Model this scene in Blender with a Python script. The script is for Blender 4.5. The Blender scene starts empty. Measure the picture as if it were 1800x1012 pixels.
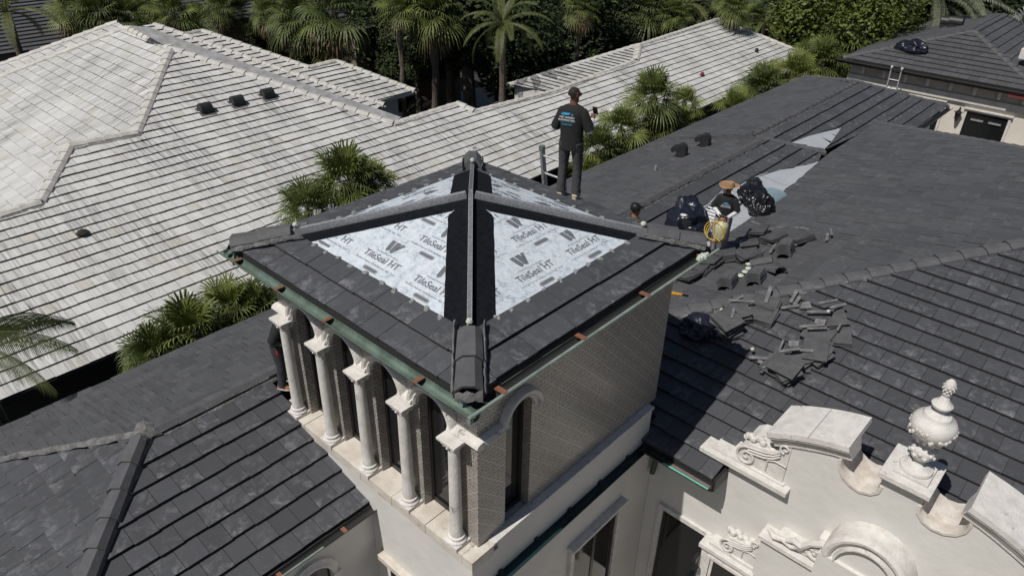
import bpy, bmesh, math, random
from mathutils import Vector, Matrix
random.seed(7)
SC = bpy.context.scene
R = math.radians
# ---------------------------------------------------------------- camera, world, sun
CAM = Vector((-3.932525, -4.10875, 14.25))
YAW, PITCH, ROLL, F = R(42.12254669), R(31.2080197), R(-1.14626245), 1280.0
_f = Vector((math.cos(YAW)*math.cos(PITCH), math.sin(YAW)*math.cos(PITCH), -math.sin(PITCH)))
_r0 = Vector((math.sin(YAW), -math.cos(YAW), 0)); _d0 = _f.cross(_r0)
_r = _r0*math.cos(ROLL)+_d0*math.sin(ROLL); _d = -_r0*math.sin(ROLL)+_d0*math.cos(ROLL)
cam = bpy.data.cameras.new('camera'); co = bpy.data.objects.new('camera', cam); SC.collection.objects.link(co)
cam.sensor_width = 36; cam.lens = 36*F/1800; cam.clip_end = 600; cam.clip_start = .1
co.matrix_world = Matrix.Translation(CAM) @ Matrix((( _r.x,-_d.x,-_f.x),(_r.y,-_d.y,-_f.y),(_r.z,-_d.z,-_f.z))).to_4x4()
SC.camera = co
SUN = Vector((1, -.13, -1.6)).normalized()
el = math.asin(-SUN.z); az = math.atan2(-SUN.x, -SUN.y)
W = bpy.data.worlds.new('World'); SC.world = W; W.use_nodes = True
wn = W.node_tree.nodes; sky = wn.new('ShaderNodeTexSky'); sky.sky_type = 'NISHITA'; sky.sun_disc = False
sky.sun_elevation = el; sky.sun_rotation = az
bg = wn['Background']; bg.inputs[1].default_value = .05*.75; W.node_tree.links.new(sky.outputs[0], bg.inputs[0])
sl = bpy.data.lights.new('sun', 'SUN'); sl.energy = 3.6; sl.angle = R(.5); sl.color = (1, .955, .89)
so = bpy.data.objects.new('sun', sl); SC.collection.objects.link(so); so.rotation_euler = SUN.to_track_quat('-Z', 'Y').to_euler()
SC.view_settings.view_transform = 'Standard'; SC.view_settings.look = 'None'; SC.view_settings.exposure = 0.17
SC.view_settings.gamma = 1

# ---------------------------------------------------------------- measuring helpers (pixel of the 1800 px photo -> point on a real surface)
def ray(px, py): return _r*((px-900)/F) + _d*((py-506)/F) + _f
def onplane(px, py, n, pt):
    n = Vector(n); d = ray(px, py); return CAM + d*(n.dot(Vector(pt)-CAM)/n.dot(d))
def atz(px, py, z): return onplane(px, py, (0,0,1), (0,0,z))
def atx(px, py, x): return onplane(px, py, (1,0,0), (x,0,0))
def aty(px, py, y): return onplane(px, py, (0,1,0), (0,y,0))
class Slope:                                   # z = z0 + gx*(x-x0) + gy*(y-y0)
    def __init__(s, x0, y0, z0, gx, gy): s.a = (x0, y0, z0, gx, gy); s.gx, s.gy = gx, gy
    def z(s, x, y): x0,y0,z0,gx,gy = s.a; return z0+gx*(x-x0)+gy*(y-y0)
    def px(s, px, py): x0,y0,z0,gx,gy = s.a; return onplane(px, py, (-gx,-gy,1), (x0,y0,z0))
    def nrm(s): return Vector((-s.gx,-s.gy,1)).normalized()
    def P(s, x, y, h=0): return Vector((x, y, s.z(x,y))) + s.nrm()*h

# ---------------------------------------------------------------- objects
def tag(o, label=None, cat=None, group=None, kind=None):
    if label: o['label'] = label
    if cat: o['category'] = cat
    if group: o['group'] = group
    if kind: o['kind'] = kind
    return o
def empty(name, label, cat, loc=(0,0,0), group=None, rz=0):
    o = bpy.data.objects.new(name, None); SC.collection.objects.link(o); o.location = loc; o.rotation_euler.z = rz
    o.empty_display_size = .2
    return tag(o, label, cat, group)
def setparent(o, p):
    o.parent = p
def copy_tree(o, loc=None, rot=None, sc=None, parent=None):
    c = o.copy(); SC.collection.objects.link(c)
    if parent: c.parent = parent
    for ch in o.children: copy_tree(ch, parent=c)
    if loc is not None: c.location = loc
    if rot is not None: c.rotation_euler = rot
    if sc is not None: c.scale = (sc,sc,sc) if not hasattr(sc,'__len__') else sc
    return c
class MB:
    def __init__(s): s.v=[]; s.f=[]; s.m=[]; s.uv=[]; s.c=[]; s.has=False
    def face(s, pts, m=0, uv=None, c=(0,0,0)):
        i=len(s.v); s.v += [tuple(p) for p in pts]; s.f.append(tuple(range(i,i+len(pts)))); s.m.append(m)
        s.uv.append(uv or [(0,0)]*len(pts)); s.c.append(c)
        if uv: s.has=True
    def mesh(s, V, Fs, m=0):
        i=len(s.v); s.v += [tuple(p) for p in V]
        for f in Fs: s.f.append(tuple(i+k for k in f)); s.m.append(m); s.uv.append([(0,0)]*len(f)); s.c.append((0,0,0))
    def box(s, a, b, m=0, M=None):
        x0,y0,z0=a; x1,y1,z1=b
        V=[Vector(p) for p in ((x0,y0,z0),(x1,y0,z0),(x1,y1,z0),(x0,y1,z0),(x0,y0,z1),(x1,y0,z1),(x1,y1,z1),(x0,y1,z1))]
        if M: V=[M@p for p in V]
        s.mesh(V, [(0,3,2,1),(4,5,6,7),(0,1,5,4),(1,2,6,5),(2,3,7,6),(3,0,4,7)], m); return s
    def bbox(s, a, b, r=.01, m=0, M=None):      # box with chamfered vertical and top edges
        bm=bmesh.new(); bmesh.ops.create_cube(bm,size=1)
        for v in bm.verts: v.co=Vector([(a[i]+b[i])/2+v.co[i]*(b[i]-a[i]) for i in range(3)])
        bmesh.ops.bevel(bm,geom=bm.edges[:],offset=r,segments=2,affect='EDGES',profile=.6)
        V=[v.co.copy() for v in bm.verts]; Fs=[[v.index for v in f.verts] for f in bm.faces]; bm.free()
        if M: V=[M@p for p in V]
        s.mesh(V,Fs,m); return s
    def tube(s, pts, r, n=8, m=0, cap=True, ends=None):
        pts=[Vector(p) for p in pts]; rs=r if hasattr(r,'__len__') else [r]*len(pts); V=[];Fs=[]; u=None
        for i,p in enumerate(pts):
            t=(pts[min(i+1,len(pts)-1)]-pts[max(i-1,0)])
            if t.length<1e-9: t=Vector((0,0,1))
            t.normalize()
            if u is None: u=t.orthogonal().normalized()
            u=(u-t*u.dot(t)).normalized(); w=t.cross(u)
            for k in range(n):
                a=2*math.pi*k/n; V.append(p+(u*math.cos(a)+w*math.sin(a))*rs[i])
        for i in range(len(pts)-1):
            for k in range(n):
                a=i*n+k; b=i*n+(k+1)%n; Fs.append((a,b,b+n,a+n))
        if cap: Fs.append(tuple(reversed(range(n)))); Fs.append(tuple(range((len(pts)-1)*n,len(pts)*n)))
        s.mesh(V,Fs,m); return s
    def lathe(s, prof, c, n=20, m=0, M=None, sx=1, sy=1):
        V=[];Fs=[]; c=Vector(c)
        for r,z in prof:
            for k in range(n):
                a=2*math.pi*k/n; V.append(Vector((r*math.cos(a)*sx,r*math.sin(a)*sy,z)))
        V=[(M@p if M else p)+c for p in V]
        L=len(prof)
        for i in range(L-1):
            for k in range(n):
                a=i*n+k;b=i*n+(k+1)%n; Fs.append((a,b,b+n,a+n))
        Fs.append(tuple(reversed(range(n)))); Fs.append(tuple(range((L-1)*n,L*n)))
        s.mesh(V,Fs,m); return s
    def prism(s, poly, ext, m=0):               # poly: 3D points, ext: vector
        ext=Vector(ext); n=len(poly); A=[Vector(p) for p in poly]; B=[p+ext for p in A]
        s.mesh(A+B,[tuple(reversed(range(n))),tuple(range(n,2*n))]+[(i,(i+1)%n,(i+1)%n+n,i+n) for i in range(n)],m); return s
    def sweep(s, prof, path, m=0, closed=False, cap=True):   # prof list of (a,b) offsets in frames (p,u,w)
        V=[];Fs=[];k=len(prof)
        for p,u,w in path:
            for a,b in prof: V.append(Vector(p)+Vector(u)*a+Vector(w)*b)
        for i in range(len(path)-1):
            for j in range(k if closed else k-1):
                a=i*k+j;b=i*k+(j+1)%k; Fs.append((a,b,b+k,a+k))
        if closed and cap: Fs.append(tuple(reversed(range(k)))); Fs.append(tuple(range((len(path)-1)*k,len(path)*k)))
        s.mesh(V,Fs,m); return s
    def build(s, name, mats, parent=None, smooth=False, merge=False):
        me=bpy.data.meshes.new(name); me.from_pydata(s.v,[],s.f)
        if not hasattr(mats,'__len__'): mats=[mats]
        for m in mats: me.materials.append(m)
        me.polygons.foreach_set('material_index', s.m)
        if s.has:
            uvl=me.uv_layers.new(name='UVMap'); flat=[]
            for u in s.uv:
                for a in u: flat += a
            uvl.data.foreach_set('uv', flat)
            ca=me.color_attributes.new('tint','FLOAT_COLOR','CORNER'); cf=[]
            for f,c in zip(s.f,s.c): cf += [c[0],c[1],c[2],1]*len(f)
            ca.data.foreach_set('color', cf)
        if merge or smooth:
            bm=bmesh.new(); bm.from_mesh(me)
            if merge: bmesh.ops.remove_doubles(bm,verts=bm.verts,dist=1e-4); bmesh.ops.recalc_face_normals(bm,faces=bm.faces)
            bm.to_mesh(me); bm.free()
        if smooth:
            me.polygons.foreach_set('use_smooth',[True]*len(me.polygons))
            try: me.set_sharp_from_angle(angle=R(35))
            except Exception: pass
        me.update(); o=bpy.data.objects.new(name,me); SC.collection.objects.link(o)
        if parent:
            o.parent=parent
            if parent.type=='EMPTY' or True:
                o.matrix_parent_inverse=Matrix.Identity(4)
        return o
def world_part(mb, name, mats, parent, **k):     # geometry given in world space, parent may be anywhere: shift the vertices
    p=parent; off=Vector((0,0,0))
    M=p.matrix_basis.copy(); q=p
    while q.parent: q=q.parent; M=q.matrix_basis @ M
    Mi=M.inverted(); mb.v=[tuple(Mi@Vector(v)) for v in mb.v]
    return mb.build(name,mats,parent,**k)

# ---------------------------------------------------------------- materials
def newmat(name):
    m=bpy.data.materials.new(name); m.use_nodes=True; nt=m.node_tree; return m,nt,nt.nodes['Principled BSDF']
def nd(nt,t,**k):
    n=nt.nodes.new(t)
    for a,b in k.items():
        if a.startswith('i_'):
            key=a[2:]; key=int(key) if key.isdigit() else key.replace('_',' ')
            n.inputs[key].default_value=b
        else: setattr(n,a,b)
    return n
def lk(nt,a,b): nt.links.new(a,b)
def simple(name, col, rough=.6, metal=0, var=.12, scale=3, bump=0, bscale=40, col2=None, detail=6, coat=0, spots=0, spotcol=(.16,.15,.14), sscale=5):
    m,nt,b=newmat(name); b.inputs['Roughness'].default_value=rough; b.inputs['Metallic'].default_value=metal
    if coat: b.inputs['Coat Weight'].default_value=coat
    tc=nd(nt,'ShaderNodeTexCoord'); n=nd(nt,'ShaderNodeTexNoise',i_Scale=scale,i_Detail=detail,i_Roughness=.62); lk(nt,tc.outputs['Object'],n.inputs['Vector'])
    r=nd(nt,'ShaderNodeValToRGB'); lk(nt,n.outputs[0],r.inputs[0])
    c2=col2 or tuple(c*(1-var*1.6) for c in col); c1=col if col2 else tuple(min(1,c*(1+var)) for c in col)
    r.color_ramp.elements[0].position=.32; r.color_ramp.elements[1].position=.68
    r.color_ramp.elements[0].color=(*c2,1); r.color_ramp.elements[1].color=(*c1,1); lk(nt,r.outputs[0],b.inputs['Base Color'])
    if spots:
        n9=nd(nt,'ShaderNodeTexNoise',i_Scale=sscale,i_Detail=12,i_Roughness=.72,i_Distortion=.3); lk(nt,tc.outputs['Object'],n9.inputs['Vector'])
        lk(nt,mix_(nt,math_(nt,'MULTIPLY',math_(nt,'MULTIPLY',math_(nt,'SUBTRACT',n9.outputs[0],.60,True),14,True),spots),r.outputs[0],spotcol),b.inputs['Base Color'])
    if bump:
        n2=nd(nt,'ShaderNodeTexNoise',i_Scale=bscale,i_Detail=4); lk(nt,tc.outputs['Object'],n2.inputs['Vector'])
        bp=nd(nt,'ShaderNodeBump',i_Strength=bump,i_Distance=.02); lk(nt,n2.outputs[0],bp.inputs['Height']); lk(nt,bp.outputs[0],b.inputs['Normal'])
    return m
def math_(nt,op,a,b=None,clamp=False):
    n=nd(nt,'ShaderNodeMath',operation=op,use_clamp=clamp)
    for i,x in enumerate((a,b)):
        if x is None: continue
        if isinstance(x,(int,float)): n.inputs[i].default_value=x
        else: lk(nt,x,n.inputs[i])
    return n.outputs[0]
def mix_(nt,fac,a,b,mode='MIX'):
    n=nd(nt,'ShaderNodeMix',data_type='RGBA',blend_type=mode)
    for i,x in ((0,fac),(6,a),(7,b)):
        if isinstance(x,(int,float)): n.inputs[i].default_value=x
        elif isinstance(x,tuple): n.inputs[i].default_value=(*x,1)
        else: lk(nt,x,n.inputs[i])
    return n.outputs[2]
def tile_mat(name, base, stain, stain_amt, butt, streak=0, streakcol=(.2,.2,.19), warm=None, exp=.31, rough=.75, var=.3):
    m,nt,b=newmat(name); b.inputs['Roughness'].default_value=rough
    uv=nd(nt,'ShaderNodeUVMap'); at=nd(nt,'ShaderNodeAttribute',attribute_name='tint'); sp=nd(nt,'ShaderNodeSeparateColor'); lk(nt,at.outputs[0],sp.inputs[0])
    tc=nd(nt,'ShaderNodeTexCoord')
    # tone per tile
    v=math_(nt,'ADD',math_(nt,'MULTIPLY',sp.outputs[0],var),1-var/2)
    col=mix_(nt,1.0,base,(1,1,1),'MULTIPLY')
    vv=nd(nt,'ShaderNodeCombineColor'); 
    for i in range(3): lk(nt,v,vv.inputs[i])
    col=mix_(nt,1.0,col,vv.outputs[0],'MULTIPLY')
    if warm: col=mix_(nt,math_(nt,'MULTIPLY',math_(nt,'GREATER_THAN',sp.outputs[1],.93),.6),col,warm)
    # blotchy efflorescence, strongest low on each tile
    n=nd(nt,'ShaderNodeTexNoise',i_Scale=7.5,i_Detail=8,i_Roughness=.7,i_Distortion=.4); lk(nt,tc.outputs['Object'],n.inputs['Vector'])
    sx=nd(nt,'ShaderNodeSeparateXYZ'); lk(nt,uv.outputs[0],sx.inputs[0])
    fr=math_(nt,'FRACT',math_(nt,'DIVIDE',sx.outputs[1],exp))
    mask=math_(nt,'MULTIPLY',math_(nt,'SUBTRACT',1.15,fr,True),sp.outputs[1])
    f=math_(nt,'MULTIPLY',math_(nt,'MULTIPLY',math_(nt,'SUBTRACT',n.outputs[0],.485,True),6.0,True),mask,True)
    col=mix_(nt,math_(nt,'MULTIPLY',f,stain_amt,True),col,stain)
    if streak:
        mp=nd(nt,'ShaderNodeMapping',i_Scale=(11,.55,1)); lk(nt,uv.outputs[0],mp.inputs[0])
        n2=nd(nt,'ShaderNodeTexNoise',i_Scale=1.6,i_Detail=7,i_Roughness=.7); lk(nt,mp.outputs[0],n2.inputs['Vector'])
        mp2=nd(nt,'ShaderNodeMapping',i_Scale=(.5,.25,1)); lk(nt,uv.outputs[0],mp2.inputs[0])
        n3=nd(nt,'ShaderNodeTexNoise',i_Scale=1.1,i_Detail=3); lk(nt,mp2.outputs[0],n3.inputs['Vector'])
        big=math_(nt,'MULTIPLY',math_(nt,'SUBTRACT',n3.outputs[0],.36,True),4,True)
        s2=math_(nt,'MULTIPLY',math_(nt,'MULTIPLY',math_(nt,'SUBTRACT',n2.outputs[0],.45,True),6,True),big)
        col=mix_(nt,math_(nt,'MULTIPLY',s2,streak,True),col,streakcol)
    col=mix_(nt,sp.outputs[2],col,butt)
    lk(nt,col,b.inputs['Base Color'])
    n4=nd(nt,'ShaderNodeTexNoise',i_Scale=60,i_Detail=4); lk(nt,tc.outputs['Object'],n4.inputs['Vector'])
    bp=nd(nt,'ShaderNodeBump',i_Strength=.25,i_Distance=.006); lk(nt,n4.outputs[0],bp.inputs['Height']); lk(nt,bp.outputs[0],b.inputs['Normal'])
    return m
M={}
M['dark']=tile_mat('charcoal_roof_tile',(.052,.0545,.062),(.26,.265,.28),.55,(.035,.034,.036))
M['darkb']=tile_mat('weathered_roof_tile',(.058,.060,.066),(.24,.24,.24),.30,(.05,.05,.05),streak=.35,streakcol=(.12,.12,.12))
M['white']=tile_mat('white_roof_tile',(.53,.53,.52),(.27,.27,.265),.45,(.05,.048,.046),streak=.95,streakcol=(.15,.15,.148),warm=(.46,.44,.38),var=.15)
M['cap']=simple('charcoal_ridge_tile',(.085,.086,.092),.75,var=.15,scale=5,bump=.2)
M['wcap']=simple('white_ridge_tile',(.50,.485,.455),.8,var=.15,scale=5,bump=.2)
M['mortar']=simple('grey_mortar',(.15,.15,.15),.9,var=.3,scale=9,bump=.8,bscale=30)
M['wmortar']=simple('pale_mortar',(.26,.255,.24),.9,var=.25,scale=7,bump=.8,bscale=30)
M['deck']=simple('dark_roof_deck',(.02,.02,.021),.9)
M['felt']=simple('black_felt',(.006,.007,.010),.95,var=.3,scale=14,bump=.15); M['felt'].node_tree.nodes['Principled BSDF'].inputs['Specular IOR Level'].default_value=.15
M['flash']=simple('grey_membrane',(.36,.38,.41),.6,var=.05,scale=2)
M['wflash']=simple('grey_valley_metal',(.30,.30,.30),.6,var=.2,scale=4)
M['stucco']=simple('white_stucco',(.60,.588,.56),.85,var=.04,scale=1.3,bump=.8,bscale=3.2,spots=.12,spotcol=(.40,.38,.34),sscale=3)
M['cream']=simple('cream_stucco',(.64,.60,.53),.85,var=.05,scale=1.2,bump=.1,bscale=20)
M['stone']=simple('white_cast_stone',(.62,.60,.57),.8,var=.10,scale=7,bump=.5,bscale=45,detail=10,spots=.75,sscale=6)
M['stained']=simple('stained_cast_stone',(.63,.59,.53),.85,scale=3.2,bump=.4,bscale=40,col2=(.44,.39,.33),spots=.7,spotcol=(.24,.20,.16),sscale=2.2)
M['frame']=simple('black_window_frame',(.012,.012,.013),.35)
M['copper']=simple('green_copper',(.13,.185,.155),.5,metal=.0,scale=3.5,col2=(.055,.078,.062),detail=9)
M['verdigris']=simple('pale_verdigris',(.25,.31,.27),.6,scale=5,col2=(.15,.19,.165))
M['bracket']=simple('brown_copper',(.30,.14,.085),.5,metal=.4,scale=20)
M['metal']=simple('galvanised_steel',(.50,.51,.53),.45,metal=.6,scale=30,var=.2)
M['foam']=simple('pale_green_foam',(.50,.56,.46),.9,scale=30,bump=.8,bscale=60)
M['gravel']=simple('grey_adhesive',(.27,.28,.27),.9,scale=40,bump=.9,bscale=80,var=.35)
M['black']=simple('black_plastic',(.012,.012,.014),.32)
M['vent']=simple('black_vent_metal',(.022,.022,.023),.5)
M['dim']=simple('painted_wall_shade',(.045,.045,.043),.9)  # shade of the alley put into the wall colour, near black
def glassmat():
    m,nt,b=newmat('dark_window_glass'); b.inputs['Base Color'].default_value=(.012,.013,.014,1); b.inputs['Roughness'].default_value=.06; return m
M['glass']=glassmat()
def lace():
    m,nt,b=newmat('patterned_wall_tile'); b.inputs['Roughness'].default_value=.28
    tc=nd(nt,'ShaderNodeTexCoord'); sx=nd(nt,'ShaderNodeSeparateXYZ'); lk(nt,tc.outputs['Object'],sx.inputs[0])
    h=math_(nt,'ADD',sx.outputs[0],sx.outputs[1]); z=sx.outputs[2]; T=.19
    p_=math_(nt,'MULTIPLY',math_(nt,'ADD',h,z),.7071); q_=math_(nt,'MULTIPLY',math_(nt,'SUBTRACT',h,z),.7071)
    def cell(t,o=0.):
        a=math_(nt,'SUBTRACT',math_(nt,'FRACT',math_(nt,'ADD',math_(nt,'DIVIDE',p_,t),o)),.5); c=math_(nt,'SUBTRACT',math_(nt,'FRACT',math_(nt,'ADD',math_(nt,'DIVIDE',q_,t),o)),.5); return a,c
    def rad(a,c): return math_(nt,'SQRT',math_(nt,'ADD',math_(nt,'MULTIPLY',a,a),math_(nt,'MULTIPLY',c,c)))
    a,c=cell(T/2); r=rad(a,c); a2,c2=cell(T/2,.5); r2=rad(a2,c2)
    ring=math_(nt,'GREATER_THAN',math_(nt,'SINE',math_(nt,'MULTIPLY',r,26)),.1)
    ring2=math_(nt,'GREATER_THAN',math_(nt,'SINE',math_(nt,'MULTIPLY',r2,31)),.25)
    ang=math_(nt,'GREATER_THAN',math_(nt,'MULTIPLY',math_(nt,'MULTIPLY',a,c),math_(nt,'SUBTRACT',r,.32)),0)
    x=math_(nt,'MULTIPLY',math_(nt,'MAXIMUM',ring,ang),math_(nt,'SUBTRACT',1,math_(nt,'MULTIPLY',ring2,.75)))
    n=nd(nt,'ShaderNodeTexNoise',i_Scale=2.2,i_Detail=5); lk(nt,tc.outputs['Object'],n.inputs['Vector'])
    nn=nd(nt,'ShaderNodeTexNoise',i_Scale=55,i_Detail=5); lk(nt,tc.outputs['Object'],nn.inputs['Vector'])
    x=math_(nt,'ADD',math_(nt,'MULTIPLY',x,.78),math_(nt,'MULTIPLY',math_(nt,'SUBTRACT',nn.outputs[0],.42,True),1.5),True)
    col=mix_(nt,x,(.50,.465,.42),(.020,.016,.015))
    ga,gc=cell(T)
    g=math_(nt,'GREATER_THAN',math_(nt,'MAXIMUM',math_(nt,'ABSOLUTE',ga),math_(nt,'MULTIPLY',math_(nt,'ABSOLUTE',gc),.97)),.465)
    col=mix_(nt,math_(nt,'MULTIPLY',g,.6),col,(.50,.47,.43))
    col=mix_(nt,math_(nt,'MULTIPLY',math_(nt,'SUBTRACT',n.outputs[0],.5,True),1.6,True),col,(.34,.31,.285))
    lk(nt,col,b.inputs['Base Color']); return m
M['lace']=lace()
def membrane():
    m,nt,b=newmat('printed_underlayment'); b.inputs['Roughness'].default_value=.55
    tc=nd(nt,'ShaderNodeTexCoord'); n=nd(nt,'ShaderNodeTexNoise',i_Scale=11,i_Detail=10,i_Roughness=.75,i_Distortion=.6); lk(nt,tc.outputs['Object'],n.inputs['Vector'])
    r=nd(nt,'ShaderNodeValToRGB'); lk(nt,n.outputs[0],r.inputs[0]); e=r.color_ramp.elements
    e[0].position=.34; e[0].color=(.26,.32,.38,1); e[1].position=.56; e[1].color=(.56,.61,.66,1); r.color_ramp.elements.new(.46).color=(.47,.52,.575,1)
    lk(nt,r.outputs[0],b.inputs['Base Color'])
    n5=nd(nt,'ShaderNodeTexNoise',i_Scale=4.5,i_Detail=3,i_Distortion=1.2); lk(nt,tc.outputs['Object'],n5.inputs['Vector']); bp=nd(nt,'ShaderNodeBump',i_Strength=.5,i_Distance=.02); lk(nt,n5.outputs[0],bp.inputs['Height']); lk(nt,bp.outputs[0],b.inputs['Normal']); return m
M['membrane']=membrane()
M['print']=simple('grey_print',(.13,.14,.155),.7,var=.25,scale=60)
M['print2']=simple('pale_grey_print',(.30,.33,.36),.7)

# ---------------------------------------------------------------- roof tiles
def clip(poly, axis, val, keep_ge):
    out=[];n=len(poly)
    for i in range(n):
        p,q=poly[i],poly[(i+1)%n]; a=p[axis]-val; b=q[axis]-val
        if not keep_ge: a,b=-a,-b
        if a>=0: out.append(p)
        if (a>=0)!=(b>=0):
            t=a/(a-b); out.append((p[0]+(q[0]-p[0])*t,p[1]+(q[1]-p[1])*t))
    return out
def tiles(sl, poly, exp=.31, w=.32, t=.05, gap=.006, off=0., stag=.5, start=None, jit=.004, deck=True, mb=None, lift=.0, side_gap=.0):
    """real overlapping flat tiles on a slope; poly in plan (x,y); runs of tiles follow the eave"""
    mb=mb or MB()
    if abs(sl.gx)>abs(sl.gy):
        sgn=1 if sl.gx>0 else -1; toab=lambda p:(p[1],p[0]*sgn); toxy=lambda a,b:(b*sgn,a); g=abs(sl.gx)
    else:
        sgn=1 if sl.gy>0 else -1; toab=lambda p:(p[0],p[1]*sgn); toxy=lambda a,b:(a,b*sgn); g=abs(sl.gy)
    P=[toab((p[0],p[1])) for p in poly]
    b0=min(p[1] for p in P) if start is None else (toab(start)[1])
    bmin=min(p[1] for p in P); bmax=max(p[1] for p in P); n=sl.nrm()
    k=math.floor((bmin-b0)/exp+1e-6)
    if deck: mb.face([tuple(sl.P(*toxy(*p),.002)) for p in P],1 if True else 0,[(p[0],p[1]) for p in P],(.5,0,0))
    while b0+k*exp<bmax-1e-4:
        lo=b0+k*exp; strip=clip(clip(P,1,lo,True),1,lo+exp,False)
        if len(strip)>2:
            a0=min(p[0] for p in strip); a1=max(p[0] for p in strip)
            o=off+(stag*w if k%2 else 0); j=math.floor((a0-o)/w)
            rowj=random.uniform(-1,1)*.004
            while o+j*w<a1:
                x0=o+j*w+gap/2; x1=o+(j+1)*w-gap/2
                q=clip(clip(strip,0,x0,True),0,x1,False)
                area=abs(sum(q[i][0]*q[(i+1)%len(q)][1]-q[(i+1)%len(q)][0]*q[i][1] for i in range(len(q))))/2 if len(q)>2 else 0
                if area>1e-3:
                    dz=random.uniform(0,1)*jit; tl=random.uniform(-1,1)*jit/w; r1=random.random(); r2=random.random()
                    rj=random.uniform(-.007,.007) if exp<.4 else 0
                    q=[(a,(b if b>lo+1e-5 else lo+rowj+rj)) for a,b in q]
                    top=[sl.P(*toxy(a,b), lift+.012+t*(1-(b-lo)/exp)+dz+tl*(a-x0)) for a,b in q]
                    ar=sum(q[i][0]*q[(i+1)%len(q)][1]-q[(i+1)%len(q)][0]*q[i][1] for i in range(len(q)))
                    mb.face(top,0,[(a,b-b0) for a,b in q],(r1,r2,0))
                    for i in range(len(q)):
                        i2=(i+1)%len(q)
                        if abs(q[i][1]-(lo+exp))<1e-4 and abs(q[i2][1]-(lo+exp))<1e-4: continue
                        A,B=top[i],top[i2]; C=sl.P(*toxy(*q[i2]),lift-.002); D=sl.P(*toxy(*q[i]),lift-.002)
                        mb.face([A,D,C,B],0,[(0,0)]*4,(r1,0,1))
                j+=1
        k+=1
    return mb
def caps(mb, A, B, w=.13, h=.1, n=None, t=.018, L=.36, m=0, drop=.05, flat=False):
    """overlapping angular ridge tiles from the low end A to the high end B"""
    A=Vector(A);B=Vector(B);d=B-A;ln=d.length;d.normalize(); s=d.cross(Vector((0,0,1))).normalized(); u=s.cross(d).normalized()
    n=n or max(1,round(ln/L)); step=ln/n
    for i in range(n):
        p0=A+d*(i*step-.02); p1=A+d*((i+1)*step+.02); jr=random.uniform(-.006,.006)
        def ring(p,k,up): return [p+s*(a*k+jr)+u*(b*k+up) for a,b in ((-w,-drop),(-w*.92,h*.28),(-w*.42,h),(w*.42,h),(w*.92,h*.28),(w,-drop))]
        o0=ring(p0,1.06,t);o1=ring(p1,.94,0);i0=[q-u*t for q in ring(p0,.95,t)]
        V=o0+o1+i0; Fs=[]
        for k in range(5): Fs.append((k,k+6,k+7,k+1)); Fs.append((k,k+1,k+13,k+12))
        Fs.append((6,7,8,9,10,11)); 
        mb.mesh(V,Fs,m)
    return mb
def lumpy(mb, A, B, w=.05, h=.03, m=0, step=.09):
    """rough bead of mortar between two points"""
    A=Vector(A);B=Vector(B);d=B-A;ln=d.length;d.normalize(); s=d.cross(Vector((0,0,1))).normalized(); u=s.cross(d).normalized()
    n=max(2,int(ln/step)); path=[]
    V=[];k=5
    for i in range(n+1):
        p=A+d*(ln*i/n); ww=w*random.uniform(.7,1.35); hh=h*random.uniform(.5,1.4); sh=random.uniform(-.3,.3)*w
        for a,b in ((-1,-.6),(-.6,.5),(0,1),(.6,.5),(1,-.6)): V.append(p+s*(a*ww+sh)+u*(b*hh))
    Fs=[(i*k+j,i*k+j+1,i*k+j+k+1,i*k+j+k) for i in range(n) for j in range(k-1)]
    mb.mesh(V,Fs,m); return mb
def gutter(mb, A, B, out, r=.075, m=0, fall=0):
    """half round gutter from A to B; A,B = inner top edge line, out = outward unit vector"""
    A=Vector(A);B=Vector(B);o=Vector(out);z=Vector((0,0,1)); pr=[]
    for i in range(9):
        a=math.pi*i/8; pr.append((r-r*math.cos(a),-r*math.sin(a)))
    inner=[(r-(r-.006)*math.cos(math.pi*i/8),-(r-.006)*math.sin(math.pi*i/8)) for i in range(8,-1,-1)]
    n=max(1,int((B-A).length/.5)); path=[(A.lerp(B,i/n),o,z) for i in range(n+1)]
    mb.sweep(pr+[(2*r+.008,.006)]+inner,path,m,closed=True)
    p=[q+o*(2*r) for q in (A,B)]; mb.tube(p,.009,6,m)
    return mb
# ================================================================ ground and setting
g=MB(); g.box((-60,-40,-.5),(140,140,0)); tag(g.build('ground',simple('dark_soil',(.03,.032,.02),.95,scale=.5,col2=(.015,.017,.01))),kind='structure')

g=MB(); g.face([(-40,-30,.01),(4.35,-30,.01),(4.35,.14,.01),(.6,.14,.01),(.14,2.2,.01),(-40,2.2,.01)]); tag(g.build('courtyard_bounce_floor',simple('pale_bounce_floor',(.27,.235,.19),.8,scale=1.5)),kind='structure')  # pale floor added to bounce warm light onto the shaded villa walls

# ================================================================ villa with charcoal roofs
villa=empty('villa','large white villa with charcoal grey tile roofs being relaid around the tower','house',(0,0,0))
S13=1/3
P_D1S=Slope(0,4.85,7.06,0,S13); P_D1W=Slope(-1.72,0,7.06,S13,0); P_N=Slope(0,4.85,7.06,0,-S13)
P_NA=Slope(0,4.45,6.903,0,-.253); P_R3=Slope(0,3.6,6.62,0,S13); P_R4=Slope(0,4.75,7.003,0,-.309)
P_R2=Slope(0,3.58,6.2,0,-S13); P_R1=Slope(3.92,0,6.2,S13,0); P_RX=Slope(22.36,0,6.4,-S13,0)
def roof(name, sl, poly, mat='dark', parent=villa, **k):
    mb=tiles(sl,poly,**k); return mb.build(name,[M[mat],M['deck'] if mat!='white' else M['wmortar']],parent)
roof('roof',P_D1S,[(-4.32,2.25),(.2,2.25),(.2,4.85),(-1.72,4.85)],off=.02)
roof('roof',P_D1W,[(-1.72,4.85),(-4.6,7.73),(-4.77,7.73),(-4.77,1.8),(-1.72,4.85)][:4],off=.1)
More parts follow.
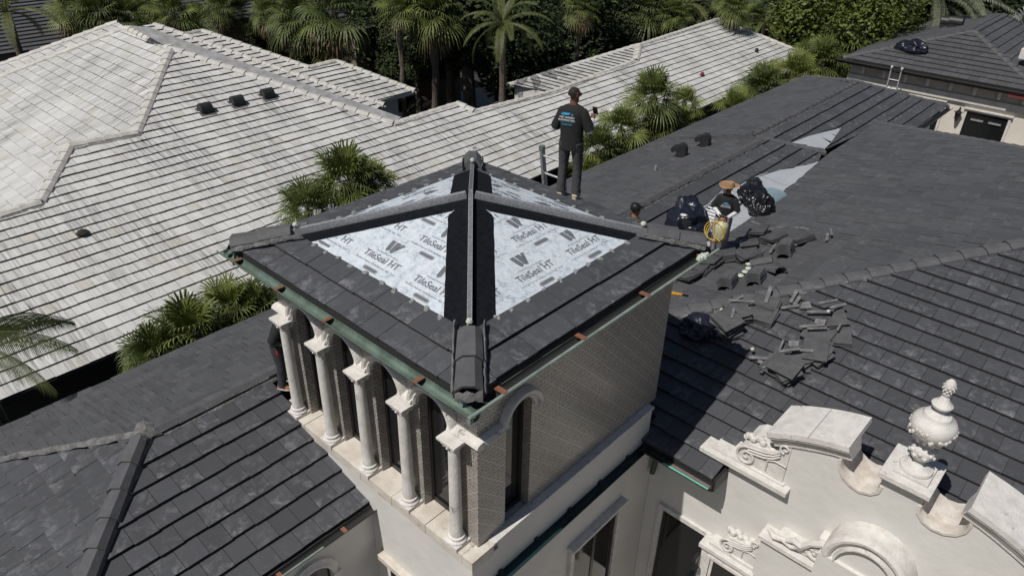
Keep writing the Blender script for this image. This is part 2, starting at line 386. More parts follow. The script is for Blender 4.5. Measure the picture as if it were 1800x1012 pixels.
roof('roof',P_N,[(-1.72,4.85),(5,4.85),(5,7.9),(-4.77,7.9)],t=.035,jit=.012,off=.1,mat='darkb')
roof('roof',P_NA,[(5,4.45),(16.4,4.45),(16.4,7.9),(5,7.9)],t=.04,jit=.01,mat='darkb',exp=.37,w=.36)
roof('roof',P_R4,[(16.4,4.75),(24.6,4.75),(27.75,7.9),(16.4,7.9)],t=.035,mat='darkb',exp=.37,w=.36)
roof('roof',P_R3,[(4.4,3.58),(13.9,3.58),(15.5,3.36),(16.6,3.02),(17.3,2.96)]+[tuple(P_R3.px(*q_))[:2] for q_ in ((1446,264),(1390,252),(1420,240),(1450,232),(1479,225),(1452,263))]+[(20.9,2.97),(22.4,2.97),(23.3,2.09),(27.3,2.09),(24.6,4.75),(16.4,4.75),(16.4,4.45),(4.4,4.45)],w=.64,t=.055,exp=.37)
roof('roof',P_R2,[(4.58,2.95),(6.5,2.4),(10,2.36),(12.55,2.4),(15.25,2.7),(16.62,2.82),(17.4,2.9),(18.2,2.94),(22.36,2.96),(13.45,-5.95)],mat='darkb',t=.055,jit=.01,exp=.37,w=.36)
roof('roof',P_R1,[(3.92,.2),(3.92,-1.11),(4.72,-1.11),(4.72,-1.95),(5.0,-1.95),(5.0,-12),(13.45,-12),(13.45,-5.95),(4.4,3.1),(4.4,.2)],off=.08)
# plain planes on the sides nobody tiles in view
mb=MB(); mb.face([(22.36,2.96,6.4),(23.3,2.09,6.13),(23.3,-6,6.13),(13.45,-12,9.4),(13.45,-5.95,9.4)]); mb.face([(24.6,4.85,7.03),(27.3,2.09,6.12),(27.75,7.9,6.0)])
mb.build('roof_slope',M['cap'],villa)
# strip of membrane in the valley
mb=MB(); zz=lambda x,y:max(P_R2.z(x,y),P_R3.z(x,y))+.012
vs=[(5,3.7),(13.9,3.62),(15.5,3.4),(16.6,3.05),(17.35,2.97),(16.62,2.78),(15.25,2.66),(12.55,2.36),(10,2.32),(5,2.32)]
hz=[6.645,6.645,6.585,6.475,6.44,6.48,6.53,6.62,6.635,6.635]
mb.face([(x,y,h) for (x,y),h in zip(vs,hz)])
s2=[tuple(P_R3.px(*q_))[:2] for q_ in ((1446,266),(1388,251),(1420,238),(1450,230),(1480,223),(1464,248))]
mb.face([(x,y,P_R3.z(x,y)+.015) for x,y in s2]); vm=mb.build('valley_membrane',M['flash'],villa)
mb=MB()
for x in (9.6,11.3,13.,14.6): mb.box((x,2.4,6.65),(x+.012,3.55,6.652))
mb.build('membrane_seam',M['print2'],vm)
# ridge and hip caps
mb=MB(); c=lambda a,b,**k: caps(mb,a,b,**k)
c((-4.3,2.27,6.26),(-1.8,4.77,7.09),w=.14,h=.1,L=.42)
mb.build('hip_cap',M['cap'],villa)
def bead(*a,**k): lumpy(mb_:=MB(),*a,**k); mb_.build('mortar_bead',M['mortar'],villa,smooth=True)
bead((-1.72,4.85,7.13),(-3.3,6.45,6.62),.06,.04,step=.12)
bead((-3.3,6.45,6.6),(-4.7,7.8,6.1),.06,.04,step=.12)
bead((-1.82,4.72,7.1),(-1.6,4.95,7.1),.16,.09,step=.06)
bead((-1.5,4.68,7.03),(.3,4.68,7.03),.03,.03)
bead((-4.45,2.27,6.2),(-1.9,4.82,7.07),.03,.03)
bead((-4.15,2.27,6.2),(-1.66,4.72,7.05),.02,.03)
bead((6.2,1.15,6.98),(13.4,-6.05,9.36),.03,.035)
bead((5.9,1.47,6.9),(8.6,-1.23,7.8),.05,.03)
bead((7,4.28,6.87),(16.2,4.3,6.88),.03,.03)
bead((16.5,4.6,6.98),(24.5,4.6,6.98),.03,.03)
mb=MB(); caps(mb,(-1.6,4.85,7.05),(.45,4.85,7.05),w=.13,h=.07,L=.4); caps(mb,(.45,4.85,7.05),(5,4.85,7.05),w=.13,h=.07,L=.4); mb.build('ridge_cap',M['cap'],villa)
mb=MB(); caps(mb,(5.2,4.45,6.9),(16.3,4.45,6.9),w=.15,h=.09,L=.42); caps(mb,(16.6,4.75,7.0),(24.6,4.75,7.0),w=.13,h=.05,L=.4)
caps(mb,(18.0,3.1,6.47),(16.45,4.65,6.96),w=.13,h=.07,L=.4)
caps(mb,(27.7,7.85,6.03),(24.6,4.87,7.04),w=.12,h=.05); caps(mb,(27.3,2.1,6.12),(24.6,4.83,7.04),w=.12,h=.05)
mb.build('ridge_cap',M['cap'],villa)
mb=MB(); caps(mb,(4.6,2.9,6.42),(13.45,-5.95,9.38),w=.15,h=.07,L=.4,t=.03); caps(mb,(22.36,2.96,6.4),(13.45,-5.95,9.38),w=.13,h=.06,L=.4); mb.build('hip_cap',M['cap'],villa)
# walls
def wallbox(a,b,name='wall',mat='stucco',parent=villa): return MB().box(a,b).build(name,M[mat],parent)
wallbox((-4.0,2.2,0),(.3,2.4,6.12)); wallbox((-4.2,2.2,0),(-4.0,7.5,6.1))
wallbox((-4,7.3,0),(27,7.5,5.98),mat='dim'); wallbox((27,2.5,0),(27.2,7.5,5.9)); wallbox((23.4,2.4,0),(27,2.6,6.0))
wallbox((4.35,-13,0),(4.6,.138,6.2))
# gutters of the villa
mb=MB(); gutter(mb,(-4.3,2.2,6.2),(.14,2.2,6.2),(0,-1,0),.065); mb.box((-4.3,2.2,6.02),(.14,2.26,6.19)); gu=mb.build('gutter',M['vent'],villa)
mb=MB(); mb.tube([(-4.3,2.07,6.21),(-.75,2.07,6.21)],.014,6); mb.build('gutter_lip',M['verdigris'],gu)
mb=MB()
for x in (-3.4,-2.4,-1.42,-.42): mb.box((x,2.06,6.2),(x+.06,2.16,6.212))
mb.build('gutter_strap',M['bracket'],gu)
mb=MB(); gutter(mb,(3.93,.12,6.14),(3.93,-1.13,6.14),(-1,0,0),.07); mb.box((3.93,-1.13,5.98),(4.0,.12,6.19)); mb.box((3.96,-1.15,6.0),(4.35,.12,6.03)); mb.box((3.95,-1.16,5.98),(4.36,-1.1,6.22)); gu=mb.build('gutter',M['vent'],villa)
MB().tube([(3.79,-.35,6.15),(3.79,-1.13,6.15)],.014,6).build('gutter_lip',simple('bright_verdigris',(.08,.42,.33),.5),gu)
MB().box((3.80,-1.12,6.118),(3.9,-.38,6.124)).build('gutter_pan',simple('dusty_copper',(.17,.13,.12),.6,scale=12),gu)
# north eave board
mb=MB(); mb.box((-4.77,7.9,5.92),(5,7.96,6.03)); mb.box((5,7.9,5.94),(27.8,7.96,6.04)); mb.build('eave_board',M['cap'],villa)
mb=MB(); mb.box((23.3,2.0,5.98),(27.3,2.08,6.1)); gutter(mb,(23.3,2.02,6.1),(27.3,2.02,6.1),(0,-1,0),.07); mb.build('gutter',M['vent'],villa)

def arch_pts(c,r,n=14,a0=0,a1=math.pi): return [(c+r*math.cos(a0+(a1-a0)*i/n), r*math.sin(a0+(a1-a0)*i/n)) for i in range(n+1)]
def rect_window(parent, axis, at, u0,u1,z0,z1, out, mull=(), trim=.09, lintel=False, name='window', depth=.12, framem='frame'):
    """window set into a wall: axis 'y' means the wall plane is y=at; out=-1 outward"""
    def bx(mb,a0,a1,b0,b1,d0,d1,m=0):
        lo,hi=sorted((at+out*d0,at+out*d1))
        if axis=='y': mb.box((a0,lo,b0),(a1,hi,b1),m)
        else: mb.box((lo,a0,b0),(hi,a1,b1),m)
    mb=MB(); f=.05
    bx(mb,u0,u0+f,z0,z1,-.02,.02); bx(mb,u1-f,u1,z0,z1,-.02,.02); bx(mb,u0+f,u1-f,z1-f,z1,-.02,.02); bx(mb,u0+f,u1-f,z0,z0+f,-.02,.02)
    for q in mull: bx(mb,q-f*.7,q+f*.7,z0+f,z1-f,-.02,.018)
    w=mb.build(name,M[framem],parent)
    g=MB(); bx(g,u0+f,u1-f,z0+f,z1-f,-.01,.008); g.build('pane',M['glass'],w)
    if trim:
        t=MB(); bx(t,u0-trim,u0,z0,z1+trim,0,.06); bx(t,u1,u1+trim,z0,z1+trim,0,.06); bx(t,u0,u1,z1,z1+trim,0,.055)
        if lintel: bx(t,u0-trim-.05,u1+trim+.05,z1+trim,z1+trim+.05,0,.14)
        t.build('trim',M['stone'],w)
    return w
tl=wallbox((.62,.14,0),(4.348,.3,6.0))
rect_window(villa,'y',.14,2.25,3.38,2.6,5.15,-1,mull=(2.82,),lintel=True)
rect_window(villa,'x',4.35,-1.05,-.24,2.2,4.62,-1,lintel=False)
# small arched window in the left wing wall
ac=-.95; mb=MB(); path=[]
for a,b in arch_pts(ac,.30,14): path.append(((a,2.2,5.52+b),((a-ac)/.30,0,b/.30),(0,-1,0)))
mb.sweep([(0,0),(0,.08),(.05,.1),(.09,.06),(.13,.05),(.13,0)],path,closed=True); path=None
mb.box((ac-.43,2.1,4.2),(ac-.3,2.2,5.52)); mb.box((ac+.3,2.1,4.2),(ac+.43,2.2,5.52)); w=mb.build('arched_window',M['stone'],villa,smooth=True)
mb=MB(); mb.prism([(ac+a-ac,2.19,5.52+b) for a,b in arch_pts(ac,.29,14)]+[(ac-.29,2.19,4.2),(ac+.29,2.19,4.2)],(0,.008,0)); mb.build('pane',M['glass'],w)
mb=MB(); mb.box((ac-.02,2.165,4.2),(ac+.02,2.188,5.8)); mb.build('frame',M['frame'],w)

# ================================================================ stair tower
ZE=9.5; S=4.55; H=S/2; APZ=ZE+H/3
tower=empty('tower','square white tower under a half tiled pyramid roof with bare printed underlayment','tower',(0,0,0))
SLf=[Slope(0,0,ZE,0,S13),Slope(0,0,ZE,S13,0),Slope(S,0,ZE,-S13,0),Slope(0,S,ZE,0,-S13)]   # -y, -x, +x, +y faces
def ring_poly(i,d0,d1):  # band between insets d0,d1 on face i, in plan
    if i==0: return [(d0,d0),(S-d0,d0),(S-d1,d1),(d1,d1)]
    if i==1: return [(d0,S-d0),(d0,d0),(d1,d1),(d1,S-d1)]
    if i==2: return [(S-d0,d0),(S-d0,S-d0),(S-d1,S-d1),(S-d1,d1)]
    return [(S-d0,S-d0),(d0,S-d0),(d1,S-d1),(S-d1,S-d1)]
for i in range(4):
    mb=tiles(SLf[i],ring_poly(i,0,.62),t=.045,off=[.05,.12,.02,.1][i],w=.33); mb.build('roof_tiles',[M['dark'],M['deck']],tower)
    # underlayment
    mb=MB(); mb.face([SLf[i].P(x,y,.006) for x,y in ring_poly(i,.60,H)[:3]]); un=mb.build('underlayment',M['membrane'],tower)
    SLf[i].un=un
# black felt strips along the hips
cn=[(0,0),(S,0),(S,S),(0,S)]; faces_of=[(1,0),(0,2),(2,3),(3,1)]
ctr=Vector((H,H,0))
for k,(cx,cy) in enumerate(cn):
    d=(ctr-Vector((cx,cy,0))).normalized(); wv=.30 if k in (0,2) else .22
    for fi in faces_of[k]:
        mb=MB(); n=26; A=Vector((cx,cy,0))+d*(.60*math.sqrt(2)); B=ctr.copy()
        sl=SLf[fi]
        # direction along the eave on this face, away from the hip
        e={0:Vector((1,0,0)),3:Vector((1,0,0)),1:Vector((0,1,0)),2:Vector((0,1,0))}[fi]
        if (ctr-Vector((cx,cy,0))).dot(e)<0: e=-e
        ws=[wv*1.38*(1+random.uniform(-.014,.014)) for _ in range(n+1)]
        for j in range(n):
            p=A.lerp(B,j/n); q=A.lerp(B,(j+1)/n)
            wa=min(ws[j],abs((ctr-p).dot(e))); wb=min(ws[j+1],abs((ctr-q).dot(e)))
            a,b,c_,d_=p,q,q+e*wb,p+e*wa
            mb.face([sl.P(v.x,v.y,.012) for v in (a,b,c_,d_)])
        mb.build('felt_strip',M['felt'],tower)
    # metal hip batten standing on edge
    A=Vector((cx,cy,ZE))+Vector((d.x,d.y,0))*.62+Vector((0,0,.62*math.sqrt(.5)/3)); B=Vector((H,H,APZ)); dd=(B-A).normalized()
    B=B-dd*.05; s=dd.cross(Vector((0,0,1))).normalized(); u=s.cross(dd).normalized()
    mb=MB(); hw=.028; 
    for (p0,p1) in ((A,B),): mb.prism([p0-s*hw,p0+s*hw,p0+s*hw+u*.10,p0-s*hw+u*.10],p1-p0)
    ba=mb.build('hip_batten',M['metal'],tower)
    mb=MB(); ln=(B-A).length; q=0
    if k in (0,2):
        nn=int(ln/.035)
        for j in range(nn):
            p=A+dd*(j+.5)*ln/nn+u*.1015
            for o in (-.014,0,.014): mb.box((-.0045,-.008,0),(.0045,.008,.0008),0,Matrix.Translation(p+s*o)@Matrix((s,dd,u)).transposed().to_4x4())
        mb.build('perforation',M['frame'],ba)
    if k in (1,3):      # foam and adhesive rubbed along the batten side facing the courtyard
        mb=MB(); lumpy(mb,A-s*.03*(1 if k==3 else -1)+u*.04,B-s*.03*(1 if k==3 else -1)+u*.04,.016,.04,step=.05); mb.build('adhesive',M['gravel'],ba,smooth=True)
    # hip end tiles
    c0=Vector((cx,cy,ZE+.06)); d3=Vector((d.x,d.y,math.sqrt(.5)/3))
    mb=MB(); caps(mb,c0+d3*.02,c0+d3*.80,w=.15,h=.105,n=2,t=.022,drop=.07); mb.build('hip_cap',M['cap'],tower)
    mb=MB(); sd=d3.normalized().cross(Vector((0,0,1))).normalized()
    for q in (-1,1):
        lumpy(mb,c0+d3*0+sd*q*.165,c0+d3*.98+sd*q*.165,.018,.035,step=.05); mb.build('mortar_bead',M['mortar'],tower,smooth=True); mb=MB()
    lumpy(mb,c0-d3*.03-sd*.14,c0-d3*.03+sd*.14,.03,.06,step=.04); mb.build('mortar_bead',M['mortar'],tower,smooth=True)
    e=c0+d3*.86+Vector((0,0,.1)); bm_=MB(); bm_.lathe([(.01,-.035),(.032,-.025),(.04,0),(.03,.025),(.01,.035)],e,10); bm_.build('foam_plug',M['foam'],tower,smooth=True)
# foam scallops at the top of the tile band
for i in range(4):
    mb=MB(); n=12
    P0,P1=[Vector((*p,0)) for p in ring_poly(i,.60,.60)[:2]]
    for j in range(n):
        p=P0.lerp(P1,(j+.5)/n+random.uniform(-.012,.012))
        if (p-P0).length<.35 or (p-P1).length<.35: continue
        mb=MB()
        for q in range(3):
            pp=p+Vector((random.uniform(-.022,.022),random.uniform(-.022,.022),0)); z=SLf[i].P(pp.x,pp.y,.022)
            r=random.uniform(.02,.038); mb.lathe([(r,-.006),(r*.85,.008),(r*.3,.016)],z,9)
        mb.build('foam_dab',M['gravel'],tower,smooth=True)
# lettering on the underlayment
def textmesh(txt,size,bold=False,shear=0,align='CENTER'):
    cu=bpy.data.curves.new('t','FONT'); cu.body=txt; cu.size=size; cu.align_x=align; cu.align_y='CENTER'; cu.shear=shear; cu.extrude=0
    if bold: cu.offset=size*.012
    o=bpy.data.objects.new('t',cu); SC.collection.objects.link(o); dg=bpy.context.evaluated_depsgraph_get(); me=bpy.data.meshes.new_from_object(o.evaluated_get(dg))
    V=[v.co.copy() for v in me.vertices]; Fs=[tuple(p.vertices) for p in me.polygons]
    bpy.data.objects.remove(o); bpy.data.curves.remove(cu); bpy.data.meshes.remove(me); return V,Fs
def put(mb,VF,Mx,m=0,dx=0,dy=0): mb.mesh([Mx@(v+Vector((dx,dy,0))) for v in VF[0]],VF[1],m)
T1=textmesh('TileSeal HT',.140,True); TR=textmesh('®',.05); T2=textmesh('Modified Polymer Underlayment, High Temp',.042,shear=.2); T3=textmesh('Premium Roof Products',.042); T4=textmesh('POLYMERIC',.03)
def logo(mb,Mx):
    def q(pts,m=0): mb.mesh([Mx@Vector((x,y,0)) for x,y in pts],[tuple(range(len(pts)))],m)
    q([(-.12,.09),(-.05,.09),(-.02,-.07),(-.06,-.1),(-.09,-.07)]); q([(-.03,.09),(.05,.09),(.07,.02),(.02,-.1),(-.01,-.07)]); q([(.075,.09),(.135,.09),(.045,-.1),(.025,-.1)])
def pill(mb,Mx,w=.2,h=.034):
    pts=[(w/2*sx+h*math.cos(a)*1.0,h*math.sin(a)) for sx,rng in ((1,range(-4,5)),(-1,range(4,13))) for a in [math.pi*k/8 for k in rng]]
    mb.mesh([Mx@Vector((x,y,0)) for x,y in pts],[tuple(range(len(pts)))],1)
    pts2=[(x*.9,y*.62) for x,y in pts]; mb.mesh([Mx@Vector((x,y,.0012)) for x,y in pts2],[tuple(range(len(pts2)))],0)
def inside(x,y,i,mg):
    d=[y,x,S-x,S-y][i]; o={0:(x,S-x),3:(x,S-x),1:(y,S-y),2:(y,S-y)}[i]
    return d>.62+mg[0] and min(o)>d+mg[1]
for i in range(4):
    sl=SLf[i]; n=sl.nrm()
    ax={0:Vector((1,0,0)),1:Vector((0,-1,0)),2:Vector((0,1,0)),3:Vector((-1,0,0))}[i]; up=n.cross(ax)
    mb=MB(); up2=up
    rows=[(.88,[-1.18,-.22,.74]),(1.40,[-.70,.26]),(1.85,[-.2])]
    for d,us in rows:
        for uo in us:
            uo2=uo+(.04 if i==1 else -.05)
            x,y={0:(H+uo2,d),1:(d,H-uo2),2:(S-d,H+uo2),3:(H-uo2,S-d)}[i]
            Mx=Matrix.Translation(sl.P(x,y,.0095))@Matrix((ax,up,n)).transposed().to_4x4()
            # keep only the pieces inside the bare triangle
            def ok(a,b):
                q=Mx@Vector((a,b,0)); return inside(q.x,q.y,i,(.02,.30))
            T=MB(); put(T,T1,Mx); put(T,TR,Mx,0,.155,.05); put(T,T3,Mx,1,0,.1); put(T,T2,Mx,1,0,-.115); logo(T,Mx@Matrix.Translation((-.02,.24,0))); pill(T,Mx@Matrix.Translation((0,-.2,0)))
            for f,m_ in zip(T.f,T.m):
                pts=[Vector(T.v[k]) for k in f]
                if all(inside(p.x,p.y,i,(.01,.31 if i in (0,1) else .3)) for p in pts): mb.face(pts,m_)
    if mb.f: mb.build('printed_lettering',[M['print'],M['print2']],SLf[i].un)
# eave board, soffit and gutters
mb=MB(); d=.05
for a,b in (((0,0),(S,0)),((S,0),(S,S)),((S,S),(0,S)),((0,S),(0,0))):
    A=Vector((*a,ZE-.13));B=Vector((*b,ZE-.13)); e=(B-A).normalized(); nrm=Vector((e.y,-e.x,0)); mb.prism([A,B,B-nrm*.05,A-nrm*.05],(0,0,.125))
mb.build('fascia',M['deck'],tower)
MB().box((.06,.06,ZE-.13),(S-.06,S-.06,ZE-.11)).build('soffit',M['stone'],tower)
def tg(A,B,out):
    mb=MB(); gutter(mb,A,B,out,.07); return mb.build('gutter',M['copper'],tower,smooth=True)
gz=ZE-.055
gw=tg((-.02,-.19,gz),(-.02,S+.22,gz),(-1,0,0)); gs=tg((-.02,-.02,gz),(S+.20,-.02,gz),(0,-1,0)); tg((S+.02,-.1,gz),(S+.02,S+.1,gz),(1,0,0)); tg((-.1,S+.02,gz),(S+.1,S+.02,gz),(0,1,0))
bed=MB(); bed.sweep([(.07-.058*math.cos(math.pi*k/8),-.058*math.sin(math.pi*k/8)) for k in range(9)],[((.0,-.02,gz),Vector((0,-1,0)),Vector((0,0,1))),((S+.18,-.02,gz),Vector((0,-1,0)),Vector((0,0,1)))]); bed.build('gutter_liner',M['deck'],gs)  # near-black inner sheet along this gutter
MB().tube([(-.15,-.165,gz+.004),(S+.2,-.165,gz+.004)],.02,8).build('gutter_lip',M['verdigris'],gs)
MB().box((-.165,-.185,gz-.07),(-.12,-.14,gz+.01)).build('gutter_joint',M['verdigris'],gs)
for y in (4.3,3.28,2.25,.62+.0,):
    mb=MB(); mb.box((-.165,y,gz+.002),(-.04,y+.055,gz+.012)); mb.box((-.16,y+.055,gz-.068),(-.05,y+.065,gz+.002)); mb.build('gutter_strap',M['bracket'],gw)
for x in (.32,1.65,2.95,4.35):
    mb=MB(); mb.box((x,-.175,gz+.016),(x+.07,-.04,gz+.028)); mb.build('gutter_strap',M['bracket'],gs)
f_=MB()
for q in range(7): f_.lathe([(.01,-.03),(.04,-.01),(.03,.03),(.005,.04)],(4.28+.03*q,-.14+random.uniform(-.03,.03),gz+.02),8)
f_.build('foam_blob',M['foam'],gs,smooth=True)

# walls of the tower: lower body, ledge, tile-clad upper walls with arched openings
mb=MB(); mb.box((.14,.14,0),(.6,4.35,6.62)); mb.box((.6,.14,6.05),(4.1,.5,6.76)); mb.box((.6,.5,0),(4.1,4.35,6.6)); mb.build('lower_wall',M['stucco'],tower)
mb=MB(); 
for k in range(6): 
    y0=.3+k*.68; mb.box((.115,y0,6.62),(.75,min(y0+.672,4.36),6.785+.004*(k%2)))
mb.box((.115,.115,6.62),(.5,.296,6.785)); mb.build('ledge',M['stained'],tower)
MB().box((.5,.115,6.76),(4.12,.26,6.80)).build('ledge',M['stone'],tower)
ZS=8.54; AR=.24
def arch_wall(mb, uv2p, u0,u1,z0,z1,openings,thick):
    """wall panel with arched openings, straight pieces butted side by side"""
    us=[u0]; 
    for c_ in openings:
        mb.prism([uv2p(us[-1],z0),uv2p(c_-AR,z0),uv2p(c_-AR,z1),uv2p(us[-1],z1)],thick); us.append(c_+AR)
        n=12
        for k in range(n):
            a0=math.pi-math.pi*k/n; a1=math.pi-math.pi*(k+1)/n
            mb.prism([uv2p(c_+AR*math.cos(a0),ZS+AR*math.sin(a0)),uv2p(c_+AR*math.cos(a1),ZS+AR*math.sin(a1)),uv2p(c_+AR*math.cos(a1),z1),uv2p(c_+AR*math.cos(a0),z1)],thick)
    mb.prism([uv2p(us[-1],z0),uv2p(u1,z0),uv2p(u1,z1),uv2p(us[-1],z1)],thick)
OW=[.95,1.83,2.69,3.555]; XW=.34; YW=.23; AR=.275
mb=MB(); arch_wall(mb,lambda u,z:(XW,u,z),YW,4.27,6.78,ZE-.13,OW,(.2,0,0)); mb.build('patterned_wall',M['lace'],tower)
AR=.225
mb=MB(); arch_wall(mb,lambda u,z:(u,YW,z),XW+.2,4.32,6.78,ZE-.13,[1.04],(0,.24,0)); mb.box((4.1,YW+.24,6.5),(4.32,4.27,ZE-.13)); mb.box((.58,4.05,6.5),(4.1,4.27,ZE-.13)); mb.build('patterned_wall',M['lace'],tower)
def arched_window(c_, axis, at):
    def P(u,z,d): return (at+d,u,z) if axis=='x' else (u,at+d,z)
    mb=MB(); ri=AR-.05
    path=[]
    for k in range(13):
        a=math.pi*k/12; path.append((P(c_+AR*math.cos(a),ZS+AR*math.sin(a),.13),Vector(P(math.cos(a),math.sin(a),-at if False else 0))-Vector(P(0,0,0)) if False else Vector((0,math.cos(a),math.sin(a))) if axis=='x' else Vector((math.cos(a),0,math.sin(a))),Vector((1,0,0)) if axis=='x' else Vector((0,1,0))))
    mb.sweep([(0,0),(-.05,0),(-.05,.05),(0,.05)],path,closed=True)
    for sgn in (-1,1):
        a,b=sorted((c_+sgn*AR,c_+sgn*(AR-.05))); mb.prism([P(a,6.8,.13),P(b,6.8,.13),P(b,ZS,.13),P(a,ZS,.13)],(.05,0,0) if axis=='x' else (0,.05,0))
    mb.prism([P(c_-AR+.05,6.8,.13),P(c_+AR-.05,6.8,.13),P(c_+AR-.05,6.88,.13),P(c_-AR+.05,6.88,.13)],(.05,0,0) if axis=='x' else (0,.05,0))
    w=mb.build('arched_window',M['frame'],tower)
    g_=MB(); g_.prism([P(c_+ri*math.cos(math.pi*k/12),ZS+ri*math.sin(math.pi*k/12),.155) for k in range(13)]+[P(c_-ri,6.88,.155),P(c_+ri,6.88,.155)],(.01,0,0) if axis=='x' else (0,.01,0)); g_.build('pane',M['glass'],w)
    # moulded hood around the arch
    h=MB(); path=[]
    for k in range(15):
        a=math.pi*k/14; rr=AR+.045; path.append((P(c_+rr*math.cos(a),ZS+rr*math.sin(a),0),Vector((0,math.cos(a),math.sin(a))) if axis=='x' else Vector((math.cos(a),0,math.sin(a))),Vector((-1,0,0)) if axis=='x' else Vector((0,-1,0))))
    h.sweep([(-.04,-.01),(-.04,.05),(-.02,.075),(.01,.06),(.03,.09),(.065,.10),(.085,.07),(.085,-.01)],path,closed=True)
    h.build('arch_moulding',M['stone'],w,smooth=True)
AR=.275
for c_ in OW: arched_window(c_,'x',XW)
AR=.225
arched_window(1.04,'y',YW)
AR=.275
# string course blocks over the capitals
COLY=[.50,1.40,2.26,3.12,3.99]
mb=MB()
def stringc(y0,y1):
    m=MB(); m.sweep([(0,0),(.07,0),(.105,.035),(.085,.075),(.05,.09),(0,.1)],[((XW,y0,ZS-.03),(-1,0,0),(0,0,1)),((XW,y1,ZS-.03),(-1,0,0),(0,0,1))],closed=True); m.build('string_course',M['stone'],tower,smooth=True)
stringc(YW-.1,OW[0]-AR-.04)
for a,b in zip(OW[:-1],OW[1:]): stringc(a+AR+.04,b-AR-.04)
stringc(OW[3]+AR+.04,4.3)
AR=.225; mb.sweep([(0,0),(.07,0),(.105,.035),(.085,.075),(.05,.09),(0,.1)],[((XW,YW,ZS-.03),(0,-1,0),(0,0,1)),((1.04-AR-.04,YW,ZS-.03),(0,-1,0),(0,0,1))],closed=True); mb.build('string_course',M['stone'],tower,smooth=True); mb=MB()
mb.sweep([(0,0),(.07,0),(.105,.035),(.085,.075),(.05,.09),(0,.1)],[((1.04+AR+.04,YW,ZS-.03),(0,-1,0),(0,0,1)),((1.04+AR+.14,YW,ZS-.03),(0,-1,0),(0,0,1))],closed=True)
mb.build('string_course',M['stone'],tower,smooth=True)
for cy in COLY:
    x=.225
    mb=MB(); mb.lathe([(.085,0),(.088,.03),(.08,.06),(.078,.4),(.077,.7),(.070,1.38),(.066,1.42),(.078,1.43),(.078,1.45)],(x,cy,6.93),20); cl=mb.build('column',M['stone'],tower,smooth=True)
    mb=MB(); mb.box((x-.13,cy-.13,6.785),(x+.13,cy+.13,6.84)); mb.lathe([(.125,0),(.132,.02),(.12,.035),(.098,.045),(.11,.06),(.108,.08),(.088,.092)],(x,cy,6.84),20); mb.build('column_base',M['stone'],cl,smooth=True)
    mb=MB(); mb.lathe([(.068,0),(.072,.02),(.085,.04),(.08,.06),(.11,.11)],(x,cy,8.37),16)
    for sx in (-1,1):
        for sy in (-1,1):
            p=Vector((x+sx*.085,cy+sy*.085,8.455)); mb.lathe([(.005,-.024),(.028,-.014),(.031,0),(.026,.016),(.005,.024)],p,9)
            pts=[(x+sx*.05,cy+sy*.05,8.38),(x+sx*.08,cy+sy*.08,8.41),(x+sx*.075,cy+sy*.075,8.45)]; mb.tube(pts,[.016,.02,.008],6)
        mb.tube([(x+sx*.07,cy,8.38),(x+sx*.1,cy,8.42),(x+sx*.085,cy,8.46)],[.014,.02,.008],6); mb.tube([(x,cy+sx*.07,8.38),(x,cy+sx*.1,8.42),(x,cy+sx*.085,8.46)],[.014,.02,.008],6)
    mb.build('capital',M['stone'],cl,smooth=True)
    MB().bbox((x-.135,cy-.15,8.485),(XW-.001,cy+.15,8.522),.006).build('abacus',M['stone'],cl)
# gutter low on the right side of the tower
mb=MB(); gutter(mb,(.5,.135,6.13),(4.3,.135,6.13),(0,-1,0),.075); mb.tube([(4.2,.0,6.05),(4.28,.0,5.9),(4.28,.06,5.3)],.05,8); gl=mb.build('low_gutter',simple('dark_green_gutter',(.012,.035,.038),.4,scale=6),tower)
for k in range(5): MB().box((.6+k*.72,.09,6.13),(.66+k*.72,.136,6.18)).build('gutter_strap',M['vent'],gl)
# small window low on the left side of the tower
w=rect_window(tower,'x',.14,1.2,1.86,4.3,5.3,-1,trim=.0); 
MB().bbox((.02,1.05,5.32),(.14,2.02,5.42),.01).build('lintel',M['stained'],w)
MB().box((.1,1.26,4.36),(.118,1.5,5.24)).build('blue_tape',simple('blue_film',(.02,.06,.5),.4),w)
# step between the two ridges
mb=MB(); mb.prism([(16.37,4.3,6.5),(16.37,7.9,5.9),(16.37,7.9,6.04),(16.37,4.77,7.01),(16.37,4.3,6.86)],(.05,0,0)); mb.build('step_flashing',M['cap'],villa)

# ================================================================ scrolled gable wall
gable=empty('scrolled_gable','white curved gable wall with scrolls and open scooped notches above the door','gable wall',(0,0,0))
XG=4.35; YC=-3.38; XB=4.98
def yz(pts,x): return [(x,a,b) for a,b in pts]
def mir(pts): return [(2*YC-a,b) for a,b in reversed(pts)]
arcL=[(-1.96,7.13),(-2.12,7.245),(-2.3,7.34),(-2.48,7.41),(-2.62,7.45)]
scoop=[(-2.62,7.45),(-2.60,7.34),(-2.62,7.22),(-2.69,7.11),(-2.80,7.04),(-2.92,7.02),(-3.04,7.06),(-3.12,7.15),(-3.13,7.26)]
out=[(-1.96,6.2)]+arcL+scoop[1:]+[(-3.13,7.42)]
full=out+mir(out)
full+= [(-6.9,6.2)]
full=[p for p in full if True]
OUTL=[(-1.96,6.2)]+arcL+scoop[1:]+[(-3.13,7.42)]+mir([(-1.96,6.2)]+arcL+scoop[1:]+[(-3.13,7.42)])[:-1]+[(-5.1,6.95),(-5.4,6.75),(-5.75,6.45),(-6.0,6.2)]
mb=MB(); mb.prism([(XG,a,b) for a,b in OUTL],(XB-XG,0,0)); mb.build('gable_wall',M['stucco'],gable)
